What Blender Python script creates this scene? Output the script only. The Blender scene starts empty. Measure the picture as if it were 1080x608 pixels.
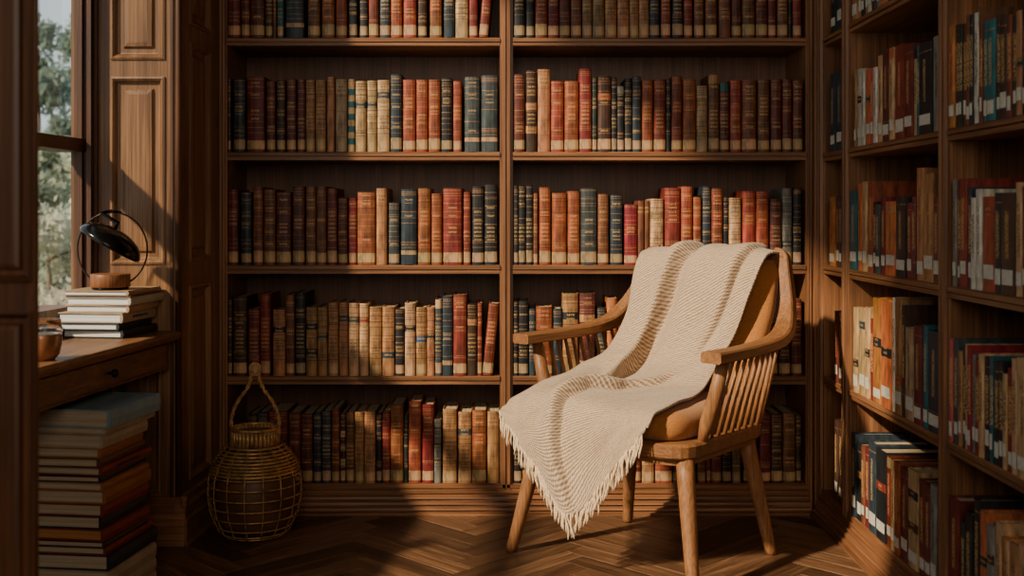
import bpy, bmesh, math, random
from mathutils import Vector, Matrix
R = random.Random(7)
C = bpy.context.scene.collection
CAMZ, F, CX, HY = 0.93, 1200.0, 540.0, 225.0
def PX(px, Y): return (px - CX) * Y / F
def PZ(py, Y): return CAMZ - (py - HY) * Y / F

# ------------------------------------------------------------------ materials
def lin(c):
    return tuple(((v/255)/12.92 if v/255 <= .04045 else ((v/255+.055)/1.055)**2.4) for v in c)
class NT:
    def __init__(s, name):
        s.m = bpy.data.materials.new(name); s.m.use_nodes = True
        s.t = s.m.node_tree; s.n = s.t.nodes; s.l = s.t.links
        s.b = s.n['Principled BSDF']
    def node(s, k, **kw):
        n = s.n.new(k)
        for a, b in kw.items(): setattr(n, a, b)
        return n
    def link(s, a, b): s.l.new(a, b)
    def mapping(s, scale, src='Object', rot=(0,0,0)):
        tc = s.node('ShaderNodeTexCoord'); mp = s.node('ShaderNodeMapping')
        mp.inputs['Scale'].default_value = scale; mp.inputs['Rotation'].default_value = rot
        s.link(tc.outputs[src], mp.inputs['Vector']); return mp.outputs['Vector']
    def noise(s, vec, scale, detail=4, rough=.55, dist=0):
        n = s.node('ShaderNodeTexNoise'); n.inputs['Scale'].default_value = scale
        n.inputs['Detail'].default_value = detail; n.inputs['Roughness'].default_value = rough
        n.inputs['Distortion'].default_value = dist
        s.link(vec, n.inputs['Vector']); return n.outputs['Fac']
    def ramp(s, fac, stops):
        r = s.node('ShaderNodeValToRGB'); e = r.color_ramp.elements
        while len(e) < len(stops): e.new(.5)
        for i, (p, c) in enumerate(stops):
            e[i].position = p; e[i].color = (*c, 1)
        s.link(fac, r.inputs['Fac']); return r.outputs['Color']
    def mix(s, fac, a, b, mode='MIX'):
        n = s.node('ShaderNodeMix', data_type='RGBA', blend_type=mode)
        for sock, v in ((n.inputs[0], fac), (n.inputs[6], a), (n.inputs[7], b)):
            if isinstance(v, (int, float)): sock.default_value = v
            elif isinstance(v, tuple): sock.default_value = (*v, 1)
            else: s.link(v, sock)
        return n.outputs[2]
    def math(s, op, a, b=None):
        n = s.node('ShaderNodeMath', operation=op)
        for sock, v in ((n.inputs[0], a), (n.inputs[1], b)):
            if v is None: continue
            if isinstance(v, (int, float)): sock.default_value = v
            else: s.link(v, sock)
        return n.outputs[0]
    def maprange(s, v, a, b, c, d):
        n = s.node('ShaderNodeMapRange')
        for i, x in enumerate((v, a, b, c, d)):
            if isinstance(x, (int, float)): n.inputs[i].default_value = x
            else: s.link(x, n.inputs[i])
        return n.outputs[0]
    def bump(s, h, strength, dist=.002):
        n = s.node('ShaderNodeBump'); n.inputs['Strength'].default_value = strength
        n.inputs['Distance'].default_value = dist
        s.link(h, n.inputs['Height']); s.link(n.outputs['Normal'], s.b.inputs['Normal'])
    def col(s, c):
        if isinstance(c, tuple): s.b.inputs['Base Color'].default_value = (*c, 1)
        else: s.link(c, s.b.inputs['Base Color'])
    def set(s, **kw):
        for k, v in kw.items():
            s.b.inputs[{'rough':'Roughness','metal':'Metallic','spec':'Specular IOR Level','sheen':'Sheen Weight','trans':'Transmission Weight','coat':'Coat Weight'}[k]].default_value = v
MATS = {}
def wood(name, axis, dark, mid, light, rough=.45, scale=1.0, bumpk=.25):
    key = name + axis
    if key in MATS: return MATS[key]
    t = NT('wood_' + name + '_' + axis)
    st = {'x': (1, 14, 14), 'y': (14, 1, 14), 'z': (14, 14, 1)}[axis]
    v = t.mapping(tuple(a*scale for a in st))
    n1 = t.noise(v, 2.2, 6, .6, .6)
    v2 = t.mapping(tuple(a*scale*(1 if a == 1 else 5) for a in st))
    n2 = t.noise(v2, 3.0, 3, .5)
    v3 = t.mapping((1.5, 1.5, 1.5)); n3 = t.noise(v3, 1.2, 2)
    base = t.ramp(n1, [(.25, lin(dark)), (.5, lin(mid)), (.75, lin(light))])
    base = t.mix(t.maprange(n2, .35, .62, .55, 0), base, lin(tuple(c*.5 for c in dark)))
    base = t.mix(t.maprange(n3, .3, .7, .3, 0), base, lin(tuple(c*.6 for c in dark)))
    t.col(base); t.set(rough=rough, spec=.4); t.bump(n2, bumpk, .001)
    MATS[key] = t.m; return t.m
def case(a): return wood('walnut', a, (96, 61, 38), (146, 97, 61), (178, 124, 82))
def panel(a): return wood('oak_panel', a, (98, 66, 42), (138, 98, 64), (168, 124, 84), .4)
def chairw(a): return wood('oak_chair', a, (128, 82, 46), (154, 103, 60), (176, 123, 76), .5, 1.3, .12)
def plain(name, rgb, rough=.5, metal=0., nz=.25, scale=40, spec=.4):
    if name in MATS: return MATS[name]
    t = NT(name); v = t.mapping((1, 1, 1)); n = t.noise(v, scale, 4)
    t.col(t.mix(t.maprange(n, .3, .7, 0, 1), lin(tuple(c*(1-nz) for c in rgb)), lin(tuple(min(255, c*(1+nz*.5)) for c in rgb))))
    t.set(rough=rough, metal=metal, spec=spec); t.bump(n, .15, .001)
    MATS[name] = t.m; return t.m
INK = {
 'darkred': (104, 42, 34), 'red': (126, 50, 36), 'brightred': (130, 40, 34), 'rust': (146, 72, 42), 'orange': (184, 106, 56),
 'tan': (166, 118, 74), 'cream': (186, 148, 104), 'beige': (168, 138, 104), 'brown': (112, 68, 42), 'darkbrown': (66, 44, 32),
 'black': (34, 35, 37), 'navy': (44, 56, 64), 'slate': (58, 66, 67), 'teal': (36, 92, 98), 'olive': (128, 102, 66),
 'maroon': (96, 46, 40), 'green': (36, 50, 42), 'grey': (126, 122, 112), 'white': (198, 190, 172), 'blue': (44, 72, 104), 'pink': (170, 92, 76)}
def leather(c):
    k = 'leather_' + c
    if k in MATS: return MATS[k]
    t = NT(k); rgb = INK[c]
    oi = t.node('ShaderNodeObjectInfo')
    v = t.mapping((1, 1, .25)); n = t.noise(v, 60, 5, .6); n2 = t.noise(t.mapping((1, 1, 1)), 14, 3)
    a = lin(tuple(x*.62 for x in rgb)); b = lin(tuple(min(255, x*1.16+4) for x in rgb))
    base = t.mix(t.maprange(n, .32, .68, 0, 1), a, b)
    base = t.mix(t.maprange(n2, .35, .75, 0, .45), base, lin(tuple(x*.6 for x in rgb)))
    hsv = t.node('ShaderNodeHueSaturation')
    t.link(t.maprange(oi.outputs['Random'], 0, 1, .485, .515), hsv.inputs['Hue'])
    t.link(t.maprange(oi.outputs['Random'], 0, 1, 1.18, .8), hsv.inputs['Value'])
    t.link(base, hsv.inputs['Color']); t.col(hsv.outputs['Color'])
    t.set(rough=.5, spec=.35); t.bump(n, .2, .0008); MATS[k] = t.m; return t.m
def texted(c, vert=False):
    k = 'lettered_' + c + ('_upright' if vert else '')
    if k in MATS: return MATS[k]
    t = NT(k); rgb = INK[c]; light = c in ('cream', 'white', 'beige', 'tan', 'orange', 'grey')
    ink = (52, 40, 34) if light else (196, 158, 98)
    sc = (1, 1, 1)
    n = t.noise(t.mapping((520, 1, 300) if not vert else (260, 260, 420)), 1, 1)
    tc = t.node('ShaderNodeTexCoord'); sp = t.node('ShaderNodeSeparateXYZ'); t.link(tc.outputs['Object'], sp.inputs[0])
    if not vert:
        row = t.math('SINE', t.math('MULTIPLY', sp.outputs['Z'], 6.283/.0125))
        fac = t.math('MULTIPLY', t.math('GREATER_THAN', n, .5), t.math('GREATER_THAN', row, .1))
        wide = t.math('LESS_THAN', t.math('ABSOLUTE', sp.outputs['X']), .0125)
    else:
        fac = t.math('GREATER_THAN', n, .5); wide = t.math('LESS_THAN', t.math('ABSOLUTE', sp.outputs['X']), .0075)
    fac = t.math('MULTIPLY', t.math('MULTIPLY', fac, wide), .8)
    n2 = t.noise(t.mapping((1, 1, .25)), 60, 5, .6)
    base = t.mix(t.maprange(n2, .32, .68, 0, 1), lin(tuple(x*.72 for x in rgb)), lin(tuple(min(255, x*1.16+4) for x in rgb)))
    t.col(t.mix(fac, base, lin(ink))); t.set(rough=.48, spec=.35); MATS[k] = t.m; return t.m
def pages():
    if 'pages' in MATS: return MATS['pages']
    t = NT('book_pages'); n = t.noise(t.mapping((700, 6, 6)), 1, 2)
    t.col(t.mix(t.maprange(n, .35, .65, 0, 1), lin((150, 126, 94)), lin((196, 174, 138)))); t.set(rough=.85)
    MATS['pages'] = t.m; return t.m
def flatpages(name, a, b):
    if name in MATS: return MATS[name]
    t = NT(name); n = t.noise(t.mapping((6, 6, 600)), 1, 2)
    t.col(t.mix(t.maprange(n, .35, .65, 0, 1), lin(a), lin(b))); t.set(rough=.85)
    MATS[name] = t.m; return t.m

# ------------------------------------------------------------------ mesh helpers
class MB:
    def __init__(s): s.v = []; s.f = []; s.mi = []; s.sm = []
    def add(s, vs, fs, mi=0, smooth=False):
        o = len(s.v); s.v += [tuple(v) for v in vs]
        for f in fs:
            s.f.append(tuple(i+o for i in f)); s.mi.append(mi); s.sm.append(smooth)
    def box(s, x0, x1, y0, y1, z0, z1, mi=0):
        s.add([(x, y, z) for z in (z0, z1) for y in (y0, y1) for x in (x0, x1)],
              [(0,2,3,1),(4,5,7,6),(0,1,5,4),(2,6,7,3),(0,4,6,2),(1,3,7,5)], mi)
    def prism(s, poly, a, b, fn, mi=0):
        n = len(poly)
        vs = [fn(p, a) for p in poly] + [fn(p, b) for p in poly]
        s.add(vs, [tuple(range(n))[::-1], tuple(range(n, 2*n))] + [(i, (i+1) % n, n+(i+1) % n, n+i) for i in range(n)], mi)
    def loft(s, rings, mi=0, smooth=True, cap=True, closed=True):
        n = len(rings[0]); vs = [p for r in rings for p in r]; fs = []
        for k in range(len(rings)-1):
            for i in range(n if closed else n-1):
                j = (i+1) % n
                fs.append((k*n+i, k*n+j, (k+1)*n+j, (k+1)*n+i))
        s.add(vs, fs, mi, smooth)
        if cap:
            s.add(rings[0], [tuple(range(n))[::-1]], mi); s.add(rings[-1], [tuple(range(n))], mi)
    def tube(s, pts, rad, n=8, mi=0, closed=False, flat=None):
        pts = [Vector(p) for p in pts]; L = len(pts)
        rads = rad if isinstance(rad, (list, tuple)) else [rad]*L
        rings = []; up = None
        for i in range(L):
            if closed: d = pts[(i+1) % L] - pts[i-1]
            else: d = pts[min(i+1, L-1)] - pts[max(i-1, 0)]
            d.normalize()
            if up is None: up = Vector((0, 0, 1)) if abs(d.z) < .9 else Vector((1, 0, 0))
            a = d.cross(up).normalized(); b = a.cross(d).normalized(); up = b
            rings.append([pts[i] + (a*math.cos(2*math.pi*k/n) + b*math.sin(2*math.pi*k/n))*rads[i] for k in range(n)])
        if closed: rings.append(rings[0])
        s.loft(rings, mi, True, not closed)
    def lathe(s, prof, c=(0,0,0), n=32, mi=0, smooth=True):
        rings = [[(c[0]+r*math.cos(2*math.pi*k/n), c[1]+r*math.sin(2*math.pi*k/n), c[2]+z) for k in range(n)] for r, z in prof]
        s.loft(rings, mi, smooth, True)
    def build(s, name, mats, parent=None, bevel=0, mods=None, shift=None):
        me = bpy.data.meshes.new(name)
        vs = s.v if shift is None else [(x-shift[0], y-shift[1], z-shift[2]) for x, y, z in s.v]
        me.from_pydata(vs, [], s.f)
        for m in (mats if isinstance(mats, (list, tuple)) else [mats]): me.materials.append(m)
        for p, mi, sm in zip(me.polygons, s.mi, s.sm): p.material_index = mi; p.use_smooth = sm
        bm = bmesh.new(); bm.from_mesh(me); bmesh.ops.remove_doubles(bm, verts=bm.verts, dist=1e-6)
        bmesh.ops.recalc_face_normals(bm, faces=bm.faces); bm.to_mesh(me); bm.free(); me.update()
        o = bpy.data.objects.new(name, me); C.objects.link(o)
        if parent: o.parent = parent
        if bevel:
            b = o.modifiers.new('bevel', 'BEVEL'); b.width = bevel; b.segments = 2; b.limit_method = 'ANGLE'; b.angle_limit = .6
        return o
def tag(o, label=None, cat=None, group=None, kind=None):
    if label: o['label'] = label
    if cat: o['category'] = cat
    if group: o['group'] = group
    if kind: o['kind'] = kind
    return o
def empty(name, loc=(0,0,0), rz=0, **kw):
    o = bpy.data.objects.new(name, None); o.empty_display_size = .05; C.objects.link(o)
    o.location = loc; o.rotation_euler = (0, 0, rz); return tag(o, **kw)
def raised(mb, to, x0, x1, z0, z1, mi=0):
    """sunk panel with mouldings: rings of (inset, depth into room)"""
    prof = [(0, 0), (0, .004), (.006, .006), (.012, .002), (.018, -.008), (.022, -.009), (.034, -.009), (.040, -.002), (.052, .0)]
    rings = []
    k = min(1, (x1-x0)/.16)
    for ins, d in prof:
        i = ins*k
        rings.append([to(x0+i, z0+i, d), to(x1-i, z0+i, d), to(x1-i, z1-i, d), to(x0+i, z1-i, d)])
    mb.loft(rings, mi, False, False); mb.add(rings[-1], [(0,1,2,3)], mi)
def panelled(mb, to, x0, x1, z0, z1, holes):
    """flat face with raised panels set in; holes = list of (a,b,za,zb)"""
    xs = sorted({x0, x1} | {h[0] for h in holes} | {h[1] for h in holes})
    zs = sorted({z0, z1} | {h[2] for h in holes} | {h[3] for h in holes})
    for i in range(len(xs)-1):
        for j in range(len(zs)-1):
            mx, mz = (xs[i]+xs[i+1])/2, (zs[j]+zs[j+1])/2
            if any(h[0] < mx < h[1] and h[2] < mz < h[3] for h in holes): continue
            mb.add([to(xs[i], zs[j], 0), to(xs[i+1], zs[j], 0), to(xs[i+1], zs[j+1], 0), to(xs[i], zs[j+1], 0)], [(0,1,2,3)])
    for h in holes: raised(mb, to, *h)

# ------------------------------------------------------------------ room shell
YF, YB, XF, XB = 3.55, 3.83, .95, 1.24
W0 = Vector((-1.22, 3.2)); WD = Vector((-.0773, -.997)); WN = Vector((.997, -.0773))
def WL(s, n, z):
    p = W0 + WD*s + WN*n; return (p.x, p.y, z)
# floor: herringbone planks
def build_floor():
    t = NT('herringbone_parquet')
    uv = t.node('ShaderNodeUVMap'); at = t.node('ShaderNodeVertexColor'); at.layer_name = 'tone'
    def mp(sc):
        m = t.node('ShaderNodeMapping'); m.inputs['Scale'].default_value = sc; t.link(uv.outputs[0], m.inputs[0]); return m.outputs[0]
    n1 = t.noise(mp((2, 26, 1)), 1.6, 6, .6, .5); n2 = t.noise(mp((5, 120, 1)), 1.2, 3)
    base = t.ramp(n1, [(.25, lin((74, 50, 33))), (.5, lin((118, 84, 57))), (.78, lin((158, 119, 84)))])
    base = t.mix(t.maprange(n2, .38, .6, .5, 0), base, lin((44, 26, 16)))
    base = t.mix(1.0, base, at.outputs[0], 'MULTIPLY')
    t.col(base); t.b.inputs['Roughness'].default_value = .42; t.set(spec=.45); t.bump(n2, .2, .001)
    W, n = .070, 6; bm = bmesh.new(); uvl = bm.loops.layers.uv.new('UVMap'); cl = bm.loops.layers.color.new('tone')
    ca = math.sqrt(.5)
    def rot(x, y): return ((x-y)*ca - .1, (x+y)*ca + 1.1)
    rr = random.Random(3); N = 56
    for x in range(-N, N):
        for y in range(-N, N):
            d = (x-y) % (2*n)
            if d == 0: r = (x, y, x+n, y+1, 0)
            elif d == 2*n-1: r = (x, y, x+1, y+n, 1)
            else: continue
            g = .0012
            x0, y0, x1, y1 = r[0]*W+g, r[1]*W+g, r[2]*W-g, r[3]*W-g
            c = rot((x0+x1)/2, (y0+y1)/2)
            if not (-1.75 < c[0] < 1.6 and -1.9 < c[1] < 4.2): continue
            q = [(x0, y0), (x1, y0), (x1, y1), (x0, y1)]
            top = [bm.verts.new((*rot(*p), 0)) for p in q]
            e = .0015; q2 = [(x0-e, y0-e), (x1+e, y0-e), (x1+e, y1+e), (x0-e, y1+e)]
            low = [bm.verts.new((*rot(*p), -.003)) for p in q2]
            fs = [bm.faces.new(top)] + [bm.faces.new((low[i], low[(i+1) % 4], top[(i+1) % 4], top[i])) for i in range(4)]
            tone = rr.uniform(.62, 1.15); off = (rr.uniform(0, 50), rr.uniform(0, 50))
            L = n*W
            for f in fs:
                for lp in f.loops:
                    vx, vy = lp.vert.co.x + .1, lp.vert.co.y - 1.1
                    lx, ly = (vx+vy)*ca - x0, (vy-vx)*ca - y0
                    lp[uvl].uv = (off[0] + (lx if r[4] == 0 else ly), off[1] + (ly if r[4] == 0 else lx))
                    lp[cl] = (tone, tone*rr.uniform(.97, 1.0), tone*.97, 1)
    for no, co in (((1,0,0), (XB+.02,0,0)), ((-1,0,0), (-1.62,0,0)), ((0,1,0), (0,YB+.02,0)), ((0,-1,0), (0,-1.7,0))):
        bmesh.ops.bisect_plane(bm, geom=bm.verts[:]+bm.edges[:]+bm.faces[:], plane_co=co, plane_no=no, clear_outer=True)
    me = bpy.data.meshes.new('floor'); bm.to_mesh(me); bm.free()
    o = bpy.data.objects.new('floor', me); C.objects.link(o)
    me.materials.append(t.m)
    mb = MB(); mb.box(-1.62, XB+.02, -1.7, YB+.02, -.06, -.0028)
    s = mb.build('floor_slab', plain('floor_substrate', (30, 19, 12)), None); s.parent = o; s.name = 'subfloor'
    tag(o, kind='structure')
build_floor()
def struct(name, mb, m, parent=None, bevel=0):
    o = mb.build(name, m, parent, bevel)
    if parent is None: o['kind'] = 'structure'
    return o
dark_plaster = plain('dark_plaster', (92, 70, 52), .8, 0, .15, 6)
mb = MB(); mb.box(-1.66, XB+.14, -1.8, YB+.12, 3.0, 3.08); struct('ceiling', mb, dark_plaster)
mb = MB(); mb.box(-1.26, XB+.14, YB+.02, YB+.12, 0, 3.0); struct('wall_rear', mb, dark_plaster)
mb = MB(); mb.box(XB+.02, XB+.12, -1.7, YB+.02, 0, 3.0); struct('wall_right', mb, dark_plaster)
mb = MB(); mb.box(-1.62, XB+.02, -1.8, -1.7, 0, 3.0); struct('wall_front', mb, dark_plaster)
WZ0, WZ1, WS0, WS1 = .66, 2.88, .0, 2.45
mb = MB()
def wbox(mb, s0, s1, n0, n1, z0, z1):
    mb.prism([(s0, n0), (s1, n0), (s1, n1), (s0, n1)], z0, z1, lambda p, z: WL(p[0], p[1], z))
wbox(mb, 0, 5.0, -.12, -.02, 0, WZ0); wbox(mb, 0, 5.0, -.12, -.02, WZ1, 3.0)
wbox(mb, WS1, 5.0, -.12, -.02, WZ0, WZ1)
struct('wall_left', mb, panel('z'))
# under-window panelling on the wall
mb = MB()
panelled(mb, lambda s, z, d: WL(s, -.019+d, z), .0, 2.30, 0, .60, [(.10, .55, .12, .52), (.65, 1.10, .12, .52), (1.2, 1.65, .12, .52), (1.75, 2.2, .12, .52)])
struct('trim_1', mb, panel('z'))
# window
win = MB()
wbox(win, WS0, WS1, -.10, .004, WZ0-.06, WZ0+.012)      # bottom rail and sill
wbox(win, WS0, WS1, -.10, .01, WZ1-.05, WZ1)
wbox(win, WS1-.05, WS1, -.10, .01, WZ0, WZ1)
w1 = struct('window_1', win, panel('z'))
mb = MB(); wbox(mb, WS0, WS1-.05, -.06, .03, 1.101, 1.138); struct('window_rail', mb, wood('rail_walnut', 'y', (52, 28, 16), (80, 44, 24), (104, 62, 36)), w1, .004)
gl = NT('window_glass'); gl.n.remove(gl.b)
tr = gl.node('ShaderNodeBsdfTransparent'); gs = gl.node('ShaderNodeBsdfGlossy'); gs.inputs['Roughness'].default_value = .02
tr.inputs[0].default_value = (.96, .98, .97, 1)
ms = gl.node('ShaderNodeMixShader'); ms.inputs[0].default_value = .05
gl.link(tr.outputs[0], ms.inputs[1]); gl.link(gs.outputs[0], ms.inputs[2]); gl.link(ms.outputs[0], gl.n['Material Output'].inputs[0])
for z0, z1 in ((WZ0+.01, 1.10), (1.138, WZ1-.05)):
    mb = MB(); wbox(mb, WS0+.002, WS1-.05, -.052, -.046, z0, z1); struct('window_pane', mb, gl.m, w1)

# far panelled pier: front face (facing the camera) and return face towards the bookcase
PY = 3.2; PXR = PX(190, PY); PXL = -1.24
mb = MB()
fx = lambda px: PX(px, PY)
fz = lambda py: PZ(py, PY)
to = lambda x, z, d: (x, PY - d, z)
panelled(mb, to, PXL, PXR, 0, 3.0, [(fx(117), fx(174), fz(63), 1.95), (fx(117), fx(174), fz(279), fz(81)),
                                     (fx(117), fx(174), 2.03, 2.85), (fx(117), fx(170), fz(520), fz(385))])
mb.add([(PXL, PY, 0), (PXL, YB+.03, 0), (PXL, YB+.03, 3.0), (PXL, PY, 3.0)], [(0,1,2,3)])
# return
rx0, ry0, rx1, ry1 = PXR, PY, PX(231, YF), YF
ln = math.hypot(rx1-rx0, ry1-ry0); ux, uy = (rx1-rx0)/ln, (ry1-ry0)/ln
to2 = lambda s, z, d: (rx0+ux*s+uy*d, ry0+uy*s-ux*d, z)
panelled(mb, to2, 0, ln, 0, 3.0, [(.075, ln-.09, PZ(275, 3.35), PZ(48, 3.35)), (.075, ln-.09, PZ(30, 3.35), 2.8), (.075, ln-.09, .16, PZ(300, 3.35))])
struct('trim_2', mb, panel('z'))
# corner bead, window casing strips and plinth of the pier
mb = MB()
mb.tube([(PXR-.004, PY-.001, .09), (PXR-.004, PY-.001, 3.0)], .009, 10)
for a, b, d in ((80, 84, .012), (85, 90.5, .03), (91, 95, .016), (96, 100.5, .034), (101, 104, .014), (180, 183, .006)):
    mb.box(fx(a), fx(b), PY-d, PY+.01, .0 if a > 150 else .6, 3.0)
struct('trim_3', mb, wood('casing', 'z', (58, 34, 20), (90, 56, 34), (118, 78, 50)))
PL = [(.0, .135), (.008, .13), (.008, .11), (.018, .103), (.018, .075), (.026, .07), (.026, .012), (.03, 0), (-.01, 0), (-.01, .135)]
mb = MB()
mb.prism(PL, PXL, PXR+.02, lambda p, x: (x, PY-p[0], p[1]))
mb.prism(PL, -.02, ln-.07, lambda p, s: to2(s, p[1], p[0]))
struct('baseboard_left', mb, case('x'))
# foreground panelled partition end
mb = MB(); QY = 1.46
tq = lambda x, z, d: (x, QY - d, z)
qx = lambda px: PX(px, QY)
q0, q1, qL = qx(41), PX(41, QY+.05), -.70
panelled(mb, tq, qL, q0, 0, 3.0, [(qL+.012, qx(34), PZ(298, QY), 1.75), (qL+.012, qx(34), .12, PZ(329, QY)), (qL+.012, qx(34), 1.85, 2.8)])
mb.add([(q0, QY, 0), (q1, QY+.05, 0), (q1, QY+.05, 3.0), (q0, QY, 3.0)], [(0,1,2,3)])
mb.add([(q1, QY+.05, 0), (qL, QY+.05, 0), (qL, QY+.05, 3.0), (q1, QY+.05, 3.0)], [(0,1,2,3)])
mb.add([(qL, QY+.05, 0), (qL, QY, 0), (qL, QY, 3.0), (qL, QY+.05, 3.0)], [(0,1,2,3)])
mb.tube([(qx(38.5), QY-.001, 0), (qx(38.5), QY-.001, 3.0)], .0022, 8)
struct('trim_4', mb, wood('near_panel', 'z', (66, 38, 20), (96, 58, 32), (120, 76, 44)))

# ------------------------------------------------------------------ bookcases
SH = [(1.4536, 1.478), (1.0957, 1.1214), (.7407, .768), (.3946, .4212), (.058, .0858)]
def shelf_prof(z0, z1):   # offset to room, z
    h = z1-z0
    return [(-.0, z0), (.0, z0+h*.38), (-.004, z0+h*.42), (-.004, z0+h*.48), (.004, z0+h*.52), (.004, z1-.003), (.001, z1), (-.26, z1), (-.26, z0)]
bc = empty('bookcase', (0, YF+.14, 0), label='tall dark walnut built-in bookcase of two bays across the back wall', cat='bookcase')
bc_inv = Matrix.Translation((0, -(YF+.14), 0))
def bpart(mb, name, m, bevel=0):
    return mb.build(name, m, bc, bevel, shift=(0, YF+.14, 0))
mb = MB(); mb.box(-.90, .93, YB-.012, YB, 0, 2.25); bpart(mb, 'back_panel', wood('backboard', 'z', (84, 50, 31), (112, 70, 44), (136, 88, 58)))
TOP = 2.25
def stile(px0, px1, grooves=True, depth=True):
    mb = MB(); x0, x1 = PX(px0, YF), PX(px1, YF); w = x1-x0
    pr = [(x0, YB-.013), (x0, YF+.004), (x0+w*.2, YF+.004), (x0+w*.22, YF-.004), (x0+w*.44, YF-.004), (x0+w*.47, YF+.002), (x0+w*.53, YF+.002), (x0+w*.56, YF-.004),
          (x0+w*.78, YF-.004), (x0+w*.8, YF+.004), (x1, YF+.004), (x1, YB-.013)]
    mb.prism(pr, .0, TOP, lambda p, z: (p[0], p[1], z)); bpart(mb, 'upright', case('z'))
stile(230, 239.5); stile(527, 541); stile(850, 857)
for x0, x1 in ((PX(239.5, YF), PX(527, YF)), (PX(541, YF), PX(850, YF))):
    for z0, z1 in SH + [(1.80, 1.826), (2.2, 2.25)]:
        mb = MB(); mb.prism(shelf_prof(z0, z1), x0, x1, lambda p, x: (x, YF - p[0] + .003, p[1])); bpart(mb, 'shelf', case('x'))
PLC = [(-.02, .083), (.004, .083), (.004, .072), (.001, .070), (.001, .067), (.012, .065), (.012, .058), (.007, .056), (.007, .052), (.022, .049), (.024, .043),
       (.018, .041), (.018, .037), (.032, .034), (.034, .028), (.028, .026), (.028, .022), (.044, .019), (.046, .014), (.040, .012), (.040, .009), (.058, .008), (.058, 0), (-.02, 0)]
mb = MB(); mb.prism(PLC, PX(231, YF), .922, lambda p, x: (x, YF-p[0], p[1])); bpart(mb, 'base_moulding', case('x'))
# side bookcase
SY = [3.476, 3.545]; A = (3.211, 3.276); B = (2.481, 2.533); D = (1.78, 1.835)
sc = empty('bookcase', (XF+.14, 2.66, 0), label='tall dark walnut bookcase along the right wall holding library books with white labels', cat='bookcase')
def spart(mb, name, m): return mb.build(name, m, sc, 0, shift=(XF+.14, 2.66, 0))
for y0, y1 in (SY, A, B, D):
    w = y1-y0; mb = MB()
    pr = [(XB-.013, y0), (XF+.003, y0), (XF+.003, y0+w*.18), (XF-.005, y0+w*.2), (XF-.005, y0+w*.43), (XF+.002, y0+w*.46), (XF+.002, y0+w*.54), (XF-.005, y0+w*.57), (XF-.005, y0+w*.8), (XF+.003, y0+w*.82), (XF+.003, y1), (XB-.013, y1)]
    mb.prism(pr, 0, TOP, lambda p, z: (p[0], p[1], z)); spart(mb, 'upright', case('z'))
mb = MB(); mb.box(PX(857, YF)+.0012, XF+.05, 3.53, 3.62, 0, TOP); spart(mb, 'corner_strip', case('z'))
SHR = [(1.4397, 1.466), (1.088, 1.114), (.7454, .772), (.407, .433), (.058, .0845)]
for y0, y1 in ((D[1], B[0]), (B[1], A[0]), (A[1], SY[0])):
    for z0, z1 in SHR + [(1.80, 1.826), (2.2, 2.25)]:
        mb = MB(); mb.prism([(max(a, -.275), b) for a, b in shelf_prof(z0, z1)], y0, y1, lambda p, y: (XF - p[0] + .003, y, p[1])); spart(mb, 'shelf', case('y'))
mb = MB(); mb.box(XB-.012, XB, D[0], SY[1]-.002, 0, TOP); spart(mb, 'back_panel', wood('backboard', 'z', (84, 50, 31), (112, 70, 44), (136, 88, 58)))
mb = MB(); mb.prism([(p[0]*.62, p[1]) for p in PLC], D[0], 3.491, lambda p, y: (XF-p[0], y, p[1])); spart(mb, 'base_moulding', case('y'))

# ------------------------------------------------------------------ books
CW = {'darkred': 'dark red', 'red': 'red', 'brightred': 'bright red', 'rust': 'rust orange', 'orange': 'orange', 'tan': 'tan', 'cream': 'cream', 'beige': 'beige',
      'brown': 'brown', 'darkbrown': 'dark brown', 'black': 'black', 'navy': 'navy', 'slate': 'slate grey', 'teal': 'teal', 'olive': 'olive tan', 'maroon': 'maroon',
      'green': 'dark green', 'grey': 'grey', 'white': 'off-white', 'blue': 'blue', 'pink': 'pinkish red'}
CODE = {'dr': 'darkred', 'r': 'red', 'br': 'brightred', 'ru': 'rust', 'o': 'orange', 't': 'tan', 'c': 'cream', 'be': 'beige', 'b': 'brown', 'db': 'darkbrown', 'k': 'black',
        'n': 'navy', 's': 'slate', 'te': 'teal', 'ol': 'olive', 'm': 'maroon', 'g': 'green', 'gy': 'grey', 'w': 'white', 'bl': 'blue', 'p': 'pink'}
ORD = ['first', 'second', 'third', 'fourth', 'fifth', 'sixth', 'seventh', 'eighth', 'ninth', 'tenth', 'eleventh', 'twelfth', 'thirteenth', 'fourteenth', 'fifteenth', 'sixteenth']
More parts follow.
